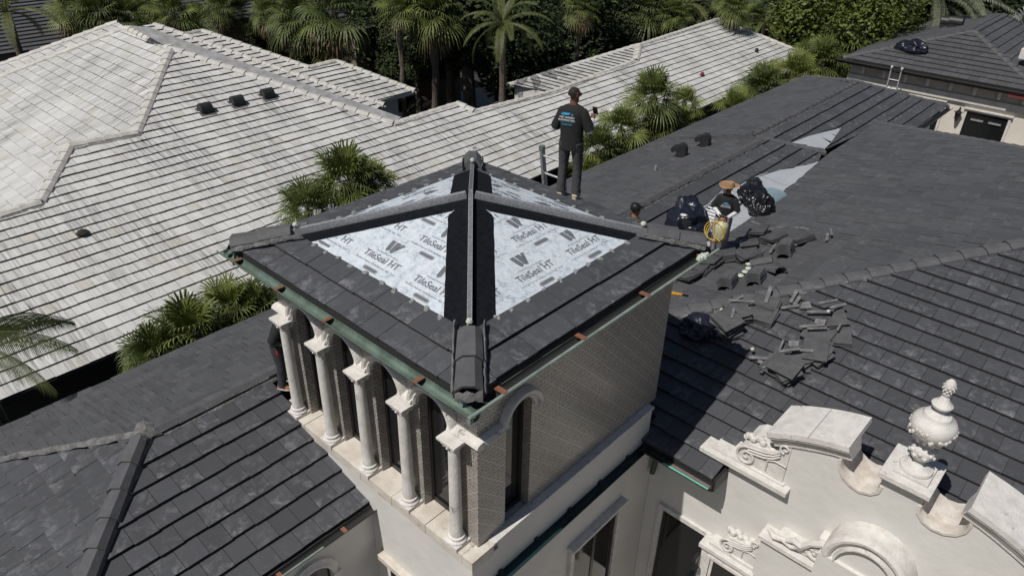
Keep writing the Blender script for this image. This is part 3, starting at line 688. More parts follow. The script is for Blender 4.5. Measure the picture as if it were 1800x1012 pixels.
# moulded caps of the two arcs
def arc_cap(pts):
    q=[]
    for i,p in enumerate(pts):
        a=pts[max(i-1,0)];b=pts[min(i+1,len(pts)-1)]; t=Vector((0,b[0]-a[0],b[1]-a[1])).normalized(); nn=Vector((0,-t.z,t.y)); nn=nn if nn.z>0 else -nn; q.append(((XG,p[0],p[1]),Vector((-1,0,0)),nn))
    m1=MB(); m1.sweep([(-(XB-XG)-.05,.17),(.13,.17),(.13,.25),(-(XB-XG)-.05,.25)],q,closed=True); c=m1.build('cap_slab',M['stone'],gable)
    m2=MB(); m2.sweep([(-.3,-.02),(.03,-.02),(.035,.035),(.022,.042),(.06,.055),(.062,.075),(.048,.082),(.085,.095),(.087,.112),(.073,.12),(.112,.135),(.114,.168),(-.3,.168)],q,closed=True); m2.build('moulding',M['stone'],c)
    m3=MB()
    p=q[int(len(q)*.5)]; 
    m3.prism([Vector(p[0])+p[2]*.2502+Vector((-.14,-.005,0)),Vector(p[0])+p[2]*.2502+Vector((-.14,.005,0)),Vector(p[0])+p[2]*.2502+Vector((XB-XG+.03,.005,0)),Vector(p[0])+p[2]*.2502+Vector((XB-XG+.03,-.005,0))],p[2]*.001); m3.build('joint',M['mortar'],c)
dense=[]; 
def dens(pts,k=3):
    o=[]
    for a,b in zip(pts[:-1],pts[1:]):
        for j in range(k): o.append((a[0]+(b[0]-a[0])*j/k,a[1]+(b[1]-a[1])*j/k))
    return o+[pts[-1]]
arc_full=[(-1.72,7.06),(-1.96,7.19),(-2.12,7.26),(-2.3,7.33),(-2.48,7.39),(-2.72,7.45)]
arc_cap(dens(arc_full)); 
rr=mir(arc_full); rr=rr+[(-5.4,6.8),(-5.75,6.5),(-6.0,6.1)]; rr=[p for p in rr]
arc_cap(dens([(p[0],p[1]) for p in rr]))
M['scoop']=simple('weathered_white_stone',(.64,.61,.57),.85,scale=7,col2=(.46,.40,.35),bump=.4,bscale=40,detail=9)
def scoop_lip(pts):
    c=(sum(p[0] for p in pts)/len(pts), max(p[1] for p in pts)-.12); path=[]
    for p in dens(pts,2):
        n=Vector((0,c[0]-p[0],c[1]-p[1])).normalized(); path.append(((XG,p[0],p[1]),Vector((-1,0,0)),n))
    m=MB(); m.sweep([(-(XB-XG),-.03),(.022,-.035),(.022,.0),(.0,.012),(-(XB-XG),.012)],path,closed=True); return m.build('scoop_lining',M['scoop'],gable,smooth=True)
scoop_lip(scoop); scoop_lip(mir(scoop))
# pedestal
mb=MB(); mb.box((XG-.02,-3.64,7.34),(XB-.04,-3.12,7.40)); mb.box((XG-.05,-3.66,7.40),(XB-.03,-3.10,7.475)); mb.build('pedestal',M['stone'],gable)
MB().bbox((XG-.13,-3.69,7.475),(XB-.03,-3.07,7.55),.006).build('pedestal_slab',M['stone'],gable)
# left ledge and scroll
mb=MB(); mb.bbox((XG-.15,-2.09,6.36),(4.75,-.70,6.44),.006); mb.box((XG-.08,-2.04,6.3),(XG+.1,-.76,6.36)); mb.box((XG,-1.96,6.2),(4.9,-.8,6.3)); lg=mb.build('ledge',M['stone'],gable)
MB().box((XG-.06,-2.0,6.44),(4.85,-.86,6.475)).build('upper_step',M['stone'],lg)
def volute(parent,x,y0,z0,s,thick=.5,flip=1,name='scroll'):
    """carved S scroll: a small volute high at the wall sweeping down to a big volute"""
    def P(a,b,d=0): return (x+d,y0+flip*a*s,z0+b*s)
    body=[(0,0),(.78,0),(.84,.12),(.78,.30),(.66,.40),(.5,.43),(.36,.45),(.2,.52),(.1,.66),(0,.74)]
    mb=MB(); mb.prism([P(*p,.02) for p in body],(thick,0,0)); b=mb.build(name,M['stone'],parent)
    m=MB()
    def spiral(ca,cb,r0,turns,r_end,a0,sg,rad):
        pts=[];n=26
        for i in range(n+1):
            t=i/n; r=r0*(1-t)+r_end*t; a=a0+sg*turns*2*math.pi*t; pts.append(P(ca+r*math.cos(a),cb+r*math.sin(a),-.005))
        m.tube(pts,[rad*(1-.4*i/n) for i in range(n+1)],6)
    spiral(.64,.18,.19,1.6,.03,math.pi/2,-1,.022); spiral(.08,.68,.09,1.2,.02,-math.pi/2,1,.018)
    for k,o in enumerate((0,.055,.11)):
        pts=[P(a,b-o,-.006) for a,b in ((.64,.37),(.5,.40),(.36,.43),(.22,.50),(.13,.60))]; m.tube(pts,.016,6)
    pts=[P(a,b,0) for a,b in ((.0,.35),(.18,.36),(.3,.3),(.3,.1))]; m.tube(pts,.012,6)
    for k in range(9):
        a=.30+.055*k; c=P(a,.50+.02*math.sin(k*2.1)-.012*abs(k-4),.1+.03*(k%3)); m.lathe([(.005,-.05),(.045,-.03),(.055,0),(.045,.03),(.005,.05)],c,8)
    for k in range(5): m.lathe([(.005,-.05),(.06,-.03),(.07,0),(.05,.03),(.005,.05)],P(.42+.09*k,.44-.03*k,.25+.02*(k%2)),8)
    m.build('carving',M['stone'],b,smooth=True); return b
volute(gable,XG-.04,-1.96,6.475,.90,.6)
# portal below: hood over the niche, lintels, lower scroll and relief
portal=empty('carved_portal','carved stone door surround with hood, scrolls and flower relief on the white wall','door surround',(0,0,0))
NZ=6.1; NR=.62
mb=MB(); path=[]
for i in range(19):
    a=math.pi*i/18; path.append(((XG-.34,YC+.03+NR*math.cos(a)*.92,NZ-.12+NR*math.sin(a)),Vector((0,math.cos(a),math.sin(a))),Vector((-1,0,0))))
mb.sweep([(-.12,-.34),(-.12,0),(-.09,.03),(-.05,.035),(0,.0),(.01,-.34)],path,closed=True); mb.build('hood',M['stone'],portal,smooth=True)
mb=MB(); mb.prism([(XG-.30,YC+.03+(NR-.12)*.92*math.cos(math.pi*i/18),NZ-.12+(NR-.12)*math.sin(math.pi*i/18)) for i in range(19)]+[(XG-.30,YC+.03-.46,4.2),(XG-.30,YC+.03+.46,4.2)],(.02,0,0)); mb.build('niche_panel',M['stucco'],portal)
mb=MB(); path=[]
for i in range(19):
    a=math.pi*i/18; path.append(((XG-.36,YC+.03+(NR-.2)*math.cos(a)*.92,NZ-.12+(NR-.2)*math.sin(a)),Vector((0,math.cos(a),math.sin(a))),Vector((-1,0,0))))
mb.sweep([(-.02,-.06),(-.01,.02),(.01,.02),(.02,-.06)],path,closed=True); mb.build('niche_ring',M['stone'],portal,smooth=True)
mb=MB(); mb.box((XG-.36,YC-.56,3.5),(XG,YC+.62,NZ-.13)); mb.build('niche_body',M['stucco'],portal)
MB().bbox((XG-.30,-2.90,5.50),(XG,-1.92,5.58),.006).build('lintel_slab',M['stone'],portal); MB().box((XG-.24,-2.88,3.2),(XG,-1.96,5.50)).build('door_head',M['stucco'],portal)
MB().bbox((XG-.30,-2.0,4.62),(XG,-1.07,4.70),.006).build('lintel_slab',M['stone'],portal); MB().box((XG-.24,-1.96,2.2),(XG,-1.12,4.62)).build('side_pier',M['stone'],portal)
MB().box((XG-.22,-1.97,4.70),(XG,-1.2,4.76)).build('upper_step',M['stone'],portal)
volute(portal,XG-.2,-1.95,4.76,.72,.2,name='scroll')
mb=MB(); x=XG-.26
fy,fz=-2.72,5.82
mb.lathe([(.0,0),(.165,0),(.185,.02),(.17,.05),(.14,.045),(.12,.02),(0.0,.02)],(x+.06,fy,fz),20,M=Matrix.Rotation(-math.pi/2,4,'Y'))
for k in range(5):
    a=k*2*math.pi/5; mb.lathe([(0.003,-.03),(.045,-.01),(.045,.02),(.003,.04)],(x+.04,fy+.062*math.cos(a),fz+.062*math.sin(a)),8)
mb.lathe([(.003,-.03),(.03,-.01),(.03,.03),(.003,.04)],(x+.02,fy,fz),8)
pts=[(x+.04,-2.02,5.72),(x+.02,-2.12,5.66),(x+.02,-2.25,5.70),(x+.02,-2.38,5.66),(x+.02,-2.5,5.74),(x,-2.62,5.94),(x,-2.78,6.05),(x,-2.92,6.0),(x,-2.98,5.9)]
mb.tube(pts,[.03,.05,.045,.04,.05,.05,.055,.05,.03],8)
mb.tube([(x,-2.3,5.74),(x,-2.4,5.82),(x,-2.5,5.78),(x,-2.45,5.7)],[.03,.05,.05,.03],8)
mb.bbox((x+.05,-2.62,5.6),(XG,-2.15,5.72),.02); mb.bbox((x+.05,-2.95,5.85),(XG,-2.68,6.08),.03)
mb.build('flower_relief',M['stone'],portal,smooth=True)
rect_window(portal,'x',XG-.24,-1.85,-1.3,3.5,4.5,-1,trim=.05,name='side_panel',framem='stone')
lt=MB(); lt.box((XG-.4,-1.12,4.28),(XG-.24,-1.06,4.42)); lt.lathe([(.09,0),(.02,.12)],(XG-.36,-1.09,4.2),6); tag(lt.build('wall_lamp',M['black']),'small black wall lamp beside the carved door surround','wall lamp')
# urn finial
prof=[(.19,0),(.2,.02),(.19,.05),(.15,.07),(.13,.1),(.085,.13),(.07,.17),(.1,.2),(.135,.25),(.145,.32),(.13,.38),(.1,.41),(.075,.44),(.075,.48),(.12,.53),(.2,.59),(.245,.66),(.262,.74),(.255,.8),(.225,.86),(.17,.89),(.165,.9),(.15,.94),(.1,.97),(.075,.99),(.06,1.03),(.085,1.05),(.115,1.07),(.12,1.1),(.095,1.13),(.06,1.17),(.04,1.23),(.05,1.26),(.055,1.28),(.04,1.30),(.055,1.33),(.068,1.38),(.062,1.43),(.03,1.475),(.004,1.49)]
urn=empty('stone_urn','tall carved stone urn finial with pine cone tip on the gable pedestal','urn finial',(4.56,-3.40,7.552))
mb=MB(); mb.bbox((-.21,-.21,0),(.21,.21,.045),.008); mb.build('plinth',M['stone'],urn)
mb=MB(); mb.lathe([(r,z*.955+.045) for r,z in prof if z<1.27],(0,0,0),28)
rnd=random.Random(3)
for k in range(34):
    a=k*2*math.pi/34+rnd.uniform(-.08,.08); z=.045+.955*rnd.uniform(.62,.76); r=.245 if z<.68 else .258; mb.lathe([(.004,-.03),(.022,-.014),(.023,.012),(.004,.03)],((r-.008)*math.cos(a),(r-.008)*math.sin(a),z),7)
for k in range(14):
    a=k*2*math.pi/14; mb.lathe([(.004,-.03),(.03,-.012),(.03,.012),(.004,.03)],(.135*math.cos(a),.135*math.sin(a),.32+.05*(k%2)),7)
for k in range(12):
    a=k*2*math.pi/12; mb.tube([(.08*math.cos(a),.08*math.sin(a),.5),(.16*math.cos(a),.16*math.sin(a),.56),(.215*math.cos(a),.215*math.sin(a),.64)],[.02,.03,.008],6)
mb.build('body',M['stone'],urn,smooth=True)
mb=MB(); mb.lathe([(r,z*.955+.045) for r,z in prof if z>=1.26],(0,0,0),14)
for j in range(5):
    for k in range(8):
        a=(k+.5*(j%2))*math.pi/4; z=1.30+j*.032; r=[.055,.063,.062,.05,.03][j]; mb.lathe([(.003,-.014),(.015,-.004),(.013,.012),(.003,.018)],(r*math.cos(a),r*math.sin(a),z),6)
mb.build('pine_cone',M['stone'],urn,smooth=True)

# ================================================================ neighbour with white roof
nb=empty('white_roof_house','long neighbouring house with weathered white tile roofs','house',(0,0,0))
Q=Slope(0,10.31,5.0,0,S13)
def pl(sl,pts): return [tuple(sl.px(*p))[:2] for p in pts]
def wroof(sl,poly,**k):
    mb=tiles(sl,poly,**k); return mb.build('roof',[M['white'],M['wmortar']],nb)
polyS=pl(Q,[(-260,815),(-260,450),(0,378),(70,355),(122,258),(240,235),(300,88),(690,218),(803,182),(832,196),(975,160),(1115,106),(1123,80),(1262,34),(1403,91)])
polyS[0]=(polyS[0][0],10.31); polyS[-1]=(polyS[-1][0],10.31)
wroof(Q,polyS,t=.038,w=.33,off=.1,jit=.006)
pk=Q.px(300,88); hq=Q.px(240,235); QW=Slope(pk.x,0,pk.z,(pk.z-hq.z)/(pk.x-hq.x),0)
wroof(QW,pl(QW,[(300,88),(240,235),(122,258),(-170,330),(-170,205),(0,137),(222,50)]),t=.03,w=.33,gap=.002)
p2=Q.px(122,258); hq=Q.px(70,355); QW2=Slope(p2.x,0,p2.z,(p2.z-hq.z)/(p2.x-hq.x),0)
wroof(QW2,pl(QW2,[(122,258),(70,355),(0,378),(-170,430),(-170,325)]),t=.03,w=.33,gap=.002)
p3=QW.px(222,50); QB=Slope(p3.x,0,p3.z-.03,QW.gx,0)
wroof(QB,pl(QB,[(0,137),(222,50),(207,40),(0,116),(-170,178),(-170,203)]),t=.03,w=.33)
mb=MB(); 
gv=[(225,45),(262,48),(380,92),(461,122),(665,192),(705,206),(690,218),(497,154),(300,86)]
mb.face([Q.px(*p)+Vector((0,0,.0)) for p in gv]); mb.build('valley_metal',M['wflash'],nb)
QP=Slope(0,20.5,5,0,S13)
wroof(QP,pl(QP,[(325,62),(355,55),(460,89),(543,120),(590,108),(728,160),(664,179),(674,184),(460,112),(271,44)]),t=.05,w=.33)
QA=Slope(0,19.6,5.02,0,S13)
wroof(QA,pl(QA,[(250,47),(271,43),(460,110),(674,184),(661,194),(461,124),(380,94)]),t=.05,w=.33)
# back wing, faces left
pc=Q.px(1116,106); QC=Slope(pc.x,0,pc.z,.13,0); e1=QC.px(895,150)
wroof(QC,pl(QC,[(895,150),(975,163),(1118,106),(1122,80)]),t=.05,w=.33)
mb=MB(); e2=QC.px(975,163); mb.prism([(e1.x+.25,e1.y-.1,e1.z-1.6),(e1.x+.25,e2.y-3,e1.z-1.6),(e1.x+.25,e2.y-3,e1.z),(e1.x+.25,e1.y-.1,e1.z)],(3,0,0)); mb.build('wall',M['stucco'],nb)
# caps
def wc(sl,a,b,w=.16,h=.09,L=.42,**k):
    mb=MB(); A=sl.px(*a);B=sl.px(*b); caps(mb,A,B,w=w,h=h,L=L,**k); mb.build('ridge_cap',M['wcap'],nb)
    mb=MB(); A2=A-Vector((0,.02,0)); lumpy(mb,A+Vector((0,-.17,-.03)),B+Vector((0,-.17,-.03)),.04,.03,step=.14); mb.build('mortar_bead',M['wmortar'],nb,smooth=True)
wc(Q,(240,235),(300,86)); wc(Q,(70,356),(123,256)); wc(Q,(123,257),(240,234)); wc(Q,(0,379),(70,357)); wc(Q,(-170,432),(0,379))
wc(QW,(-170,328),(0,297)); wc(QW,(0,297),(122,258)); wc(QW,(-170,203),(0,137)); wc(QW,(0,137),(222,50)); wc(QW,(300,86),(224,50))
wc(Q,(690,218),(300,86)); wc(Q,(690,218),(803,182),w=.12,h=.05); wc(Q,(832,196),(803,182)); wc(Q,(832,196),(975,160),w=.1,h=.05); wc(Q,(975,160),(1115,107),w=.1,h=.05); wc(Q,(1123,80),(1262,34),w=.12,h=.06); wc(Q,(1403,91),(1262,34)); wc(Q,(1117,107),(1123,80))
wc(QC,(895,150),(1122,80),w=.14,h=.08); wc(QP,(590,108),(355,55)) if False else None
wc(QP,(543,120),(355,55)); wc(QP,(543,120),(590,108)); wc(QP,(728,160),(590,108)); wc(QA,(674,185),(460,111)); wc(QA,(460,111),(271,44)); wc(QB,(0,116),(207,40)); wc(QB,(-170,178),(0,116)); wc(QP,(325,62),(355,55),w=.1)
# eaves, walls
mb=MB(); mb.box((-16,10.28,4.86),(34.8,10.34,5.0)); mb.build('eave_board',M['deck'],nb)
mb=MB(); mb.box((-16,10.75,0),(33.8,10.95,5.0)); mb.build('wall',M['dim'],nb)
mb=MB(); a=QP.px(728,160); b=QP.px(664,179); mb.box((5,20.9,2),(16.0,21.2,4.95)); mb.box((5,20.48,4.86),(16.6,20.56,5.0)); mb.box((13.6,20.0,2),(14.1,20.9,4.9)); mb.build('wall',M['stucco'],nb)
# vents on the white roof
def box_vent(sl,px,py,label,group,s=1.,rz=0):
    p=sl.px(px,py); t=empty('roof_vent',label,'roof vent',p,group); t.rotation_euler.z=rz
    up=math.atan(1/3)
    mb=MB(); n=12; w=.19*s
    prof=[(-.16*s,0),(-.2*s,.0)]
    # hooded half barrel, open to the low side
    V=[];Fs=[]
    for x in (-w/1.,w/1.):
        for k in range(n+1):
            a=math.pi*k/n; V.append(Vector((x,.17*s*math.cos(a),.12*s+.2*s*math.sin(a))))
    for k in range(n): Fs.append((k,k+1,n+2+k,n+1+k))
    Fs.append(tuple(reversed(range(n+1)))); Fs.append(tuple(range(n+1,2*n+2)))
    mb.mesh(V,Fs); mb.box((-w*.92,-.13*s,-.06),(w*.92,.15*s,.13*s)); mb.build('hood',M['vent'],t,smooth=True)
    mb=MB(); g=-.335 if False else 1/3
    mb.mesh([Vector((x,y,y/3+.05+dz)) for x,y in ((-.25*s,-.28*s),(.25*s,-.28*s),(.25*s,.22*s),(-.25*s,.22*s)) for dz in (0,)],[(0,1,2,3)]); mb.build('flashing',M['cap'],t)
    return t
lb=['left','middle','right']
for (px,py),l in zip(((362,198),(418,185),(471,172)),('leftmost','middle','rightmost')): box_vent(Q,px,py,f'black hooded vent on the white roof, {l} of the three in a row','black vents on the white roof',.95)
# hooded gooseneck vents on the dark roof
def goose(px,py,label):
    p=P_NA.px(px,py); t=empty('roof_vent',label,'roof vent',p,'gooseneck vents on the dark roof'); t.rotation_euler.z=R(-78); t.scale=(.95,.85,1.15)
    mb=MB(); n=12; w=.16
    path=[(0,0,-.08),(0,0,.14)]
    outl=[(.17,-.1),(.17,.2)]+[(.17*math.cos(a),.2+.17*math.sin(a)) for a in [math.pi*k/12 for k in range(1,13)]]+[(-.27,.12),(-.24,.08),(-.10,.14),(-.08,.0),(-.13,-.1)]
    outl=[(.17,-.1),(.17,.2)]+[(.0+.17*math.cos(math.pi*k/10),.2+.17*math.sin(math.pi*k/10)) for k in range(1,9)]+[(-.27,.27),(-.3,.2),(-.27,.14),(-.2,.14),(-.14,.18),(-.09,.1),(-.1,-.1)]
    V=[Vector((a,-w,b)) for a,b in outl]+[Vector((a,w,b)) for a,b in outl]; k=len(outl)
    mb.mesh(V,[(i,(i+1)%k,(i+1)%k+k,i+k) for i in range(k)]+[tuple(reversed(range(k))),tuple(range(k,2*k))]); mb.build('hood',M['vent'],t,smooth=True)
    mb=MB(); mb.box((-.2,-.22,-.03),(.24,.22,.02),0,Matrix.Rotation(R(35),4,'X')@Matrix.Rotation(0,4,'X')) if False else mb.box((-.16,-.2,-.1),(.21,.2,-.0)); mb.build('base',M['vent'],t)
goose(1196,277,'black gooseneck vent on the dark roof, nearer of the two'); goose(1237,259,'black gooseneck vent on the dark roof, farther of the two')
p=P_NA.px(1152,301); mb=MB(); mb.tube([p-Vector((0,0,.05)),p+Vector((0,0,.17))],.035,10); tag(mb.build('vent_pipe',M['metal']),'short grey vent pipe standing on the dark roof below the gooseneck vents','vent pipe')

# ================================================================ far house
fh=empty('far_house','cream house at far right with a hipped charcoal roof and arched lamp','house',(0,0,0))
FW=Slope(31.5,0,6.2,S13,0); fpk=FW.px(1712,55); FN=Slope(0,7.75,6.2,0,-S13); FS=Slope(0,fpk.y,fpk.z,0,S13)
def froof(sl,poly,**k): tiles(sl,poly,exp=.37,w=.36,**k).build('roof',[M['darkb'],M['deck']],fh)
froof(FW,[(31.5,7.75),tuple(fpk)[:2],(31.5,fpk.y-(fpk.x-31.5))],t=.05)
rl=fpk.x
xe=FN.px(1628,35).x
froof(FN,[(31.5,7.75),(rl,fpk.y),(xe-4.13,fpk.y),(xe,7.75)] ,t=.03)
froof(FS,[(31.5,fpk.y-(fpk.x-31.5)),(rl,fpk.y),(xe-4.13,fpk.y),(xe,fpk.y-(fpk.x-31.5))],t=.05)
bk=FN.px(1628,36)
mb=MB(); caps(mb,(31.5,7.75,6.2),fpk,w=.15,h=.08,L=.42); caps(mb,(31.5,fpk.y-(fpk.x-31.5),6.2),fpk,w=.15,h=.08,L=.42); caps(mb,(xe-4.13,fpk.y,fpk.z),fpk,w=.15,h=.08); caps(mb,(xe,7.75,6.2),(xe-4.13,fpk.y,fpk.z),w=.15,h=.08); mb.build('hip_cap',M['cap'],fh)
xf=31.95
g=MB(); g.face([(22,-12,.01),(31.9,-12,.01),(31.9,14,.01),(27.5,14,.01),(27.5,2,.01),(22,2,.01)]); tag(g.build('terrace_bounce_floor',simple('pale_terrace_bounce',(.5,.45,.38),.8)),kind='structure')  # second pale floor, added to bounce light up under the far eave
mb=MB(); mb.box((xf,-4,0),(xf+.25,7.35,6.1)); mb.box((xf,7.1,0),(xf+10,7.35,6.1)); mb.build('wall',M['cream'],fh)
mb=MB(); mb.box((xf-.06,-4,5.55),(xf-.002,7.4,6.05)); mb.build('frieze',simple('grey_brown_frieze',(.50,.45,.40),.8),fh)
mb=MB(); mb.box((xf-.12,-4,5.22),(xf-.002,7.45,5.52)); mb.build('band',simple('grey_band',(.58,.55,.51),.8),fh)
for k in range(9):
    y=6.75-k*.93; mb=MB(); mb.bbox((xf-.16,y,5.6),(xf-.062,y+.14,5.98),.02); mb.build('corbel',M['cream'],fh)
mb=MB(); gutter(mb,(31.45,8.0,6.15),(31.45,-1,6.15),(-1,0,0),.07); mb.box((31.45,-1,6.0),(31.52,8,6.18)); mb.build('gutter',M['vent'],fh)
mb=MB(); mb.box((31.4,-1.5,5.9),(31.6,.9,6.12)); mb.build('red_fascia',simple('dull_red_paint',(.16,.03,.025),.7),fh)
rect_window(fh,'x',xf,.62,2.2,2.5,4.9,-1,mull=(1.41,),lintel=True,name='french_door')
rect_window(fh,'x',xf,3.2,4.5,2.5,5.0,-1,lintel=True)
mb=MB(); mb.box((xf-.06,.82,4.55),(xf-.02,1.3,4.62)); mb.box((xf-.06,1.5,4.55),(xf-.02,1.98,4.62)); mb.build('door_rail',M['metal'],fh)
lp=atx(1683,203,xf-.2); la=empty('wall_lantern','black wrought iron wall lantern on the cream wall beside the french door','wall lantern',lp)
mb=MB(); mb.lathe([(.01,-.3),(.03,-.26),(.06,-.22),(.11,-.02),(.13,.12),(.14,.14),(.08,.2),(.03,.24),(.015,.32)],(0,0,0),8); mb.build('lamp_body',M['black'],la)
mb=MB(); mb.tube([(0,0,.28),(.08,0,.36),(.2,0,.3),(.2,0,0)],.015,6); mb.tube([(-.0,.12,.1),(0,.17,.16),(0,.14,.2)],.01,5); mb.tube([(-.0,-.12,.1),(0,-.17,.16),(0,-.14,.2)],.01,5); mb.build('bracket',M['black'],la)
wb=onplane(1797,103,(-S13,0,1),(31.5,0,6.2)); mb=MB(); mb.bbox((wb.x-.25,wb.y-.5,wb.z),(wb.x+.35,wb.y+.12,wb.z+.42),.03); tag(mb.build('white_box',M['stone']),'white box standing on the far roof at the right edge','box')
# ================================================================ vegetation
def leafmat(name,c1,c2,rough=.6,tr=.15):
    m,nt,b=newmat(name); b.inputs['Roughness'].default_value=rough
    oi=nd(nt,'ShaderNodeTexCoord'); n=nd(nt,'ShaderNodeTexNoise',i_Scale=3.5,i_Detail=3); lk(nt,oi.outputs['Object'],n.inputs['Vector'])
    info=nd(nt,'ShaderNodeObjectInfo')
    f=math_(nt,'ADD',math_(nt,'MULTIPLY',math_(nt,'SUBTRACT',n.outputs[0],.3,True),1.6),math_(nt,'MULTIPLY',math_(nt,'SUBTRACT',info.outputs['Random'],.5),.4),True)
    lk(nt,mix_(nt,f,c1,c2),b.inputs['Base Color'])
    t=nd(nt,'ShaderNodeBsdfTranslucent'); lk(nt,mix_(nt,f,c1,c2),t.inputs[0]); mx=nd(nt,'ShaderNodeMixShader'); mx.inputs[0].default_value=tr
    lk(nt,b.outputs[0],mx.inputs[1]); lk(nt,t.outputs[0],mx.inputs[2]); lk(nt,mx.outputs[0],nt.nodes['Material Output'].inputs[0]); return m
M['fan']=leafmat('fan_palm_leaf',(.055,.080,.020),(.18,.21,.05)); M['fan2']=leafmat('bright_fan_palm_leaf',(.085,.115,.025),(.24,.27,.06))
M['dead']=leafmat('dry_palm_leaf',(.16,.11,.05),(.34,.26,.14)); M['coco']=leafmat('coconut_leaf',(.05,.07,.018),(.17,.18,.05)); M['date']=leafmat('grey_green_date_leaf',(.10,.12,.07),(.22,.24,.15))
M['leafd']=leafmat('dark_tree_leaf',(.010,.020,.006),(.040,.062,.014),rough=.85); M['leafb']=leafmat('bright_tree_leaf',(.07,.10,.015),(.19,.22,.035)); M['trunk']=simple('palm_trunk',(.11,.09,.07),.9,var=.3,scale=8,bump=.5,bscale=20)
M['silver']=leafmat('silver_fan_leaf',(.16,.18,.17),(.32,.34,.32))
rv=random.Random(11)
def fan_leaf(mb, o, az, el, L, pet, m, nb=26, droop=.35, roll=0):
    """one costapalmate leaf: petiole then ~26 narrow blades"""
    d=Vector((math.cos(az)*math.cos(el),math.sin(az)*math.cos(el),math.sin(el))); s=Vector((-math.sin(az),math.cos(az),0)); u=s.cross(d)*-1
    if u.z<0: u=-u
    s2=s*math.cos(roll)+u*math.sin(roll); u2=u*math.cos(roll)-s*math.sin(roll)
    h=o+d*pet+Vector((0,0,-pet*.12)); w=.012
    mb.face([o-s*w,o+s*w,h+s*w,h-s*w],m)
    for k in range(nb):
        a=(k/(nb-1)-.5)*R(250)+rv.uniform(-.04,.04); l=L*(1-.28*abs(a)/R(125))*rv.uniform(.88,1.05)
        bd=(d*math.cos(a)+s2*math.sin(a)); fold=u2*(.28*abs(math.sin(a)))
        dirn=(bd+fold).normalized(); wd=l*.030; sw=dirn.cross(u2).normalized()
        p0=h+dirn*.03; p1=h+dirn*l*.55+Vector((0,0,-droop*l*.12)); p2=h+dirn*l*.82+Vector((0,0,-droop*l*.36)); p3=h+dirn*l*.97+Vector((0,0,-droop*l*.75))
        mb.face([p0-sw*wd*.3,p0+sw*wd*.3,p1+sw*wd,p1-sw*wd],m); mb.face([p1-sw*wd,p1+sw*wd,p2+sw*wd*.6,p2-sw*wd*.6],m); mb.face([p2-sw*wd*.6,p2+sw*wd*.6,p3],m)
def fan_crown(n=34,L=.7,pet=.55,mat='fan',dead=8):
    mb=MB()
    for k in range(n):
        t=k/n; el=R(82-118*t**1.05)+rv.uniform(-.12,.12); az=k*2.39996+rv.uniform(-.2,.2)
        fan_leaf(mb,Vector((0,0,0)),az,el,L*rv.uniform(.85,1.12),pet*rv.uniform(.7,1.15),0 if rv.random()>.12 else 1,droop=.35+.5*t,roll=rv.uniform(-.5,.5))
    for k in range(dead):
        fan_leaf(mb,Vector((0,0,-.1)),rv.uniform(0,6.28),R(rv.uniform(-75,-30)),L*.8,pet*.7,2,nb=16,droop=1.,roll=rv.uniform(-.6,.6))
    return mb
def proto_palm(name,crown,mats,th=3,tr=.10):
    t=empty(name,'x','palm',(0,0,0)); c=crown.build('crown',mats,t)
    mb=MB(); pts=[(0,0,-th)]; n=14
    pts=[(.03*math.sin(i*1.3),.03*math.cos(i),-th+th*i/n) for i in range(n+1)]
    mb.tube(pts,[tr*(1.15 if i%2 else .95)*(1.0+.25*(i>n-4)) for i in range(n+1)],10); mb.build('trunk',M['trunk'],t,smooth=False); return t
fm=[M['fan'],M['fan2'],M['dead']]
protos=[proto_palm('fan_palm',fan_crown(32,.74,.5),fm,5.5),proto_palm('fan_palm',fan_crown(26,.78,.55,dead=16),fm,5.5),proto_palm('fan_palm',fan_crown(24,.66,.45,dead=5),[M['fan2'],M['fan'],M['dead']],5.5)]
used=[0]*3
def palm(k,px,py,z,label,group,s=1.,rz=None,y=None,x=None,tilt=0):
    if y is not None: p=aty(px,py,y)
    else: p=atz(px,py,z)
    rot=(tilt,0,rv.uniform(0,6.28) if rz is None else rz)
    if not used[k]: used[k]=1; t=protos[k]; t.location=p; t.rotation_euler=rot; t.scale=(s,s,s)
    else: t=copy_tree(protos[k],p,rot,s)
    tag(t,label,'palm tree',group); return t
G1='fan palms in the gap between the dark and white roofs'
for k,px,py,y,s,l in ((0,335,585,9.05,1.0,'wide fan palm in the roof gap left of the tower, over the dark eave'),(2,402,545,9.35,.95,'upright fan palm in the roof gap left of the tower, tallest there'),(1,275,622,8.95,.75,'low fan palm with dry tips at the left end of the roof gap'),(0,452,545,9.1,.8,'yellowish fan palm in the gap just beside the green gutter'),
    (0,612,318,9.0,1.0,'fan palm behind the tower roof, middle one of the clump by the left hip'),(1,542,372,8.9,.8,'brown tipped fan palm lowest and leftmost behind the tower roof'),(2,655,325,9.1,.8,'fan palm behind the tower roof, right one of the clump'),
    (0,1150,170,9.2,1.15,'tallest fan palm beyond the man in black on the roof edge'),(2,1092,228,9.1,1.1,'dense fan palm just right of the man looking at his phone'),(1,1050,268,8.9,1.0,'fan palm with hanging dry leaves right behind the man in black'),(0,1150,235,9.0,1.0,'fan palm drooping over the dark eave right of the man'),(2,1203,180,9.3,.8,'small fan palm against the white roof right of the tallest one'),(2,1035,302,8.6,.6,'little bright fan palm low at the dark eave beside the ladder'),(1,1192,222,8.9,.8,'fan palm with yellow leaves over the dark eave above the vents'),
    (0,1340,158,9.2,1.35,'fan palm in the gap near the far end of the white roof'),(2,1395,134,9.3,1.5,'bright fan palm rising before the far end of the white roof'),(2,1290,190,8.9,1.05,'drooping fan palm at the middle of the long roof gap'),(0,1445,112,9.3,1.5,'fan palm over the far corner of the dark roof')):
    palm(k,px,py,0,l,G1,s,y=y)
G2='fan palms in the garden behind the houses'
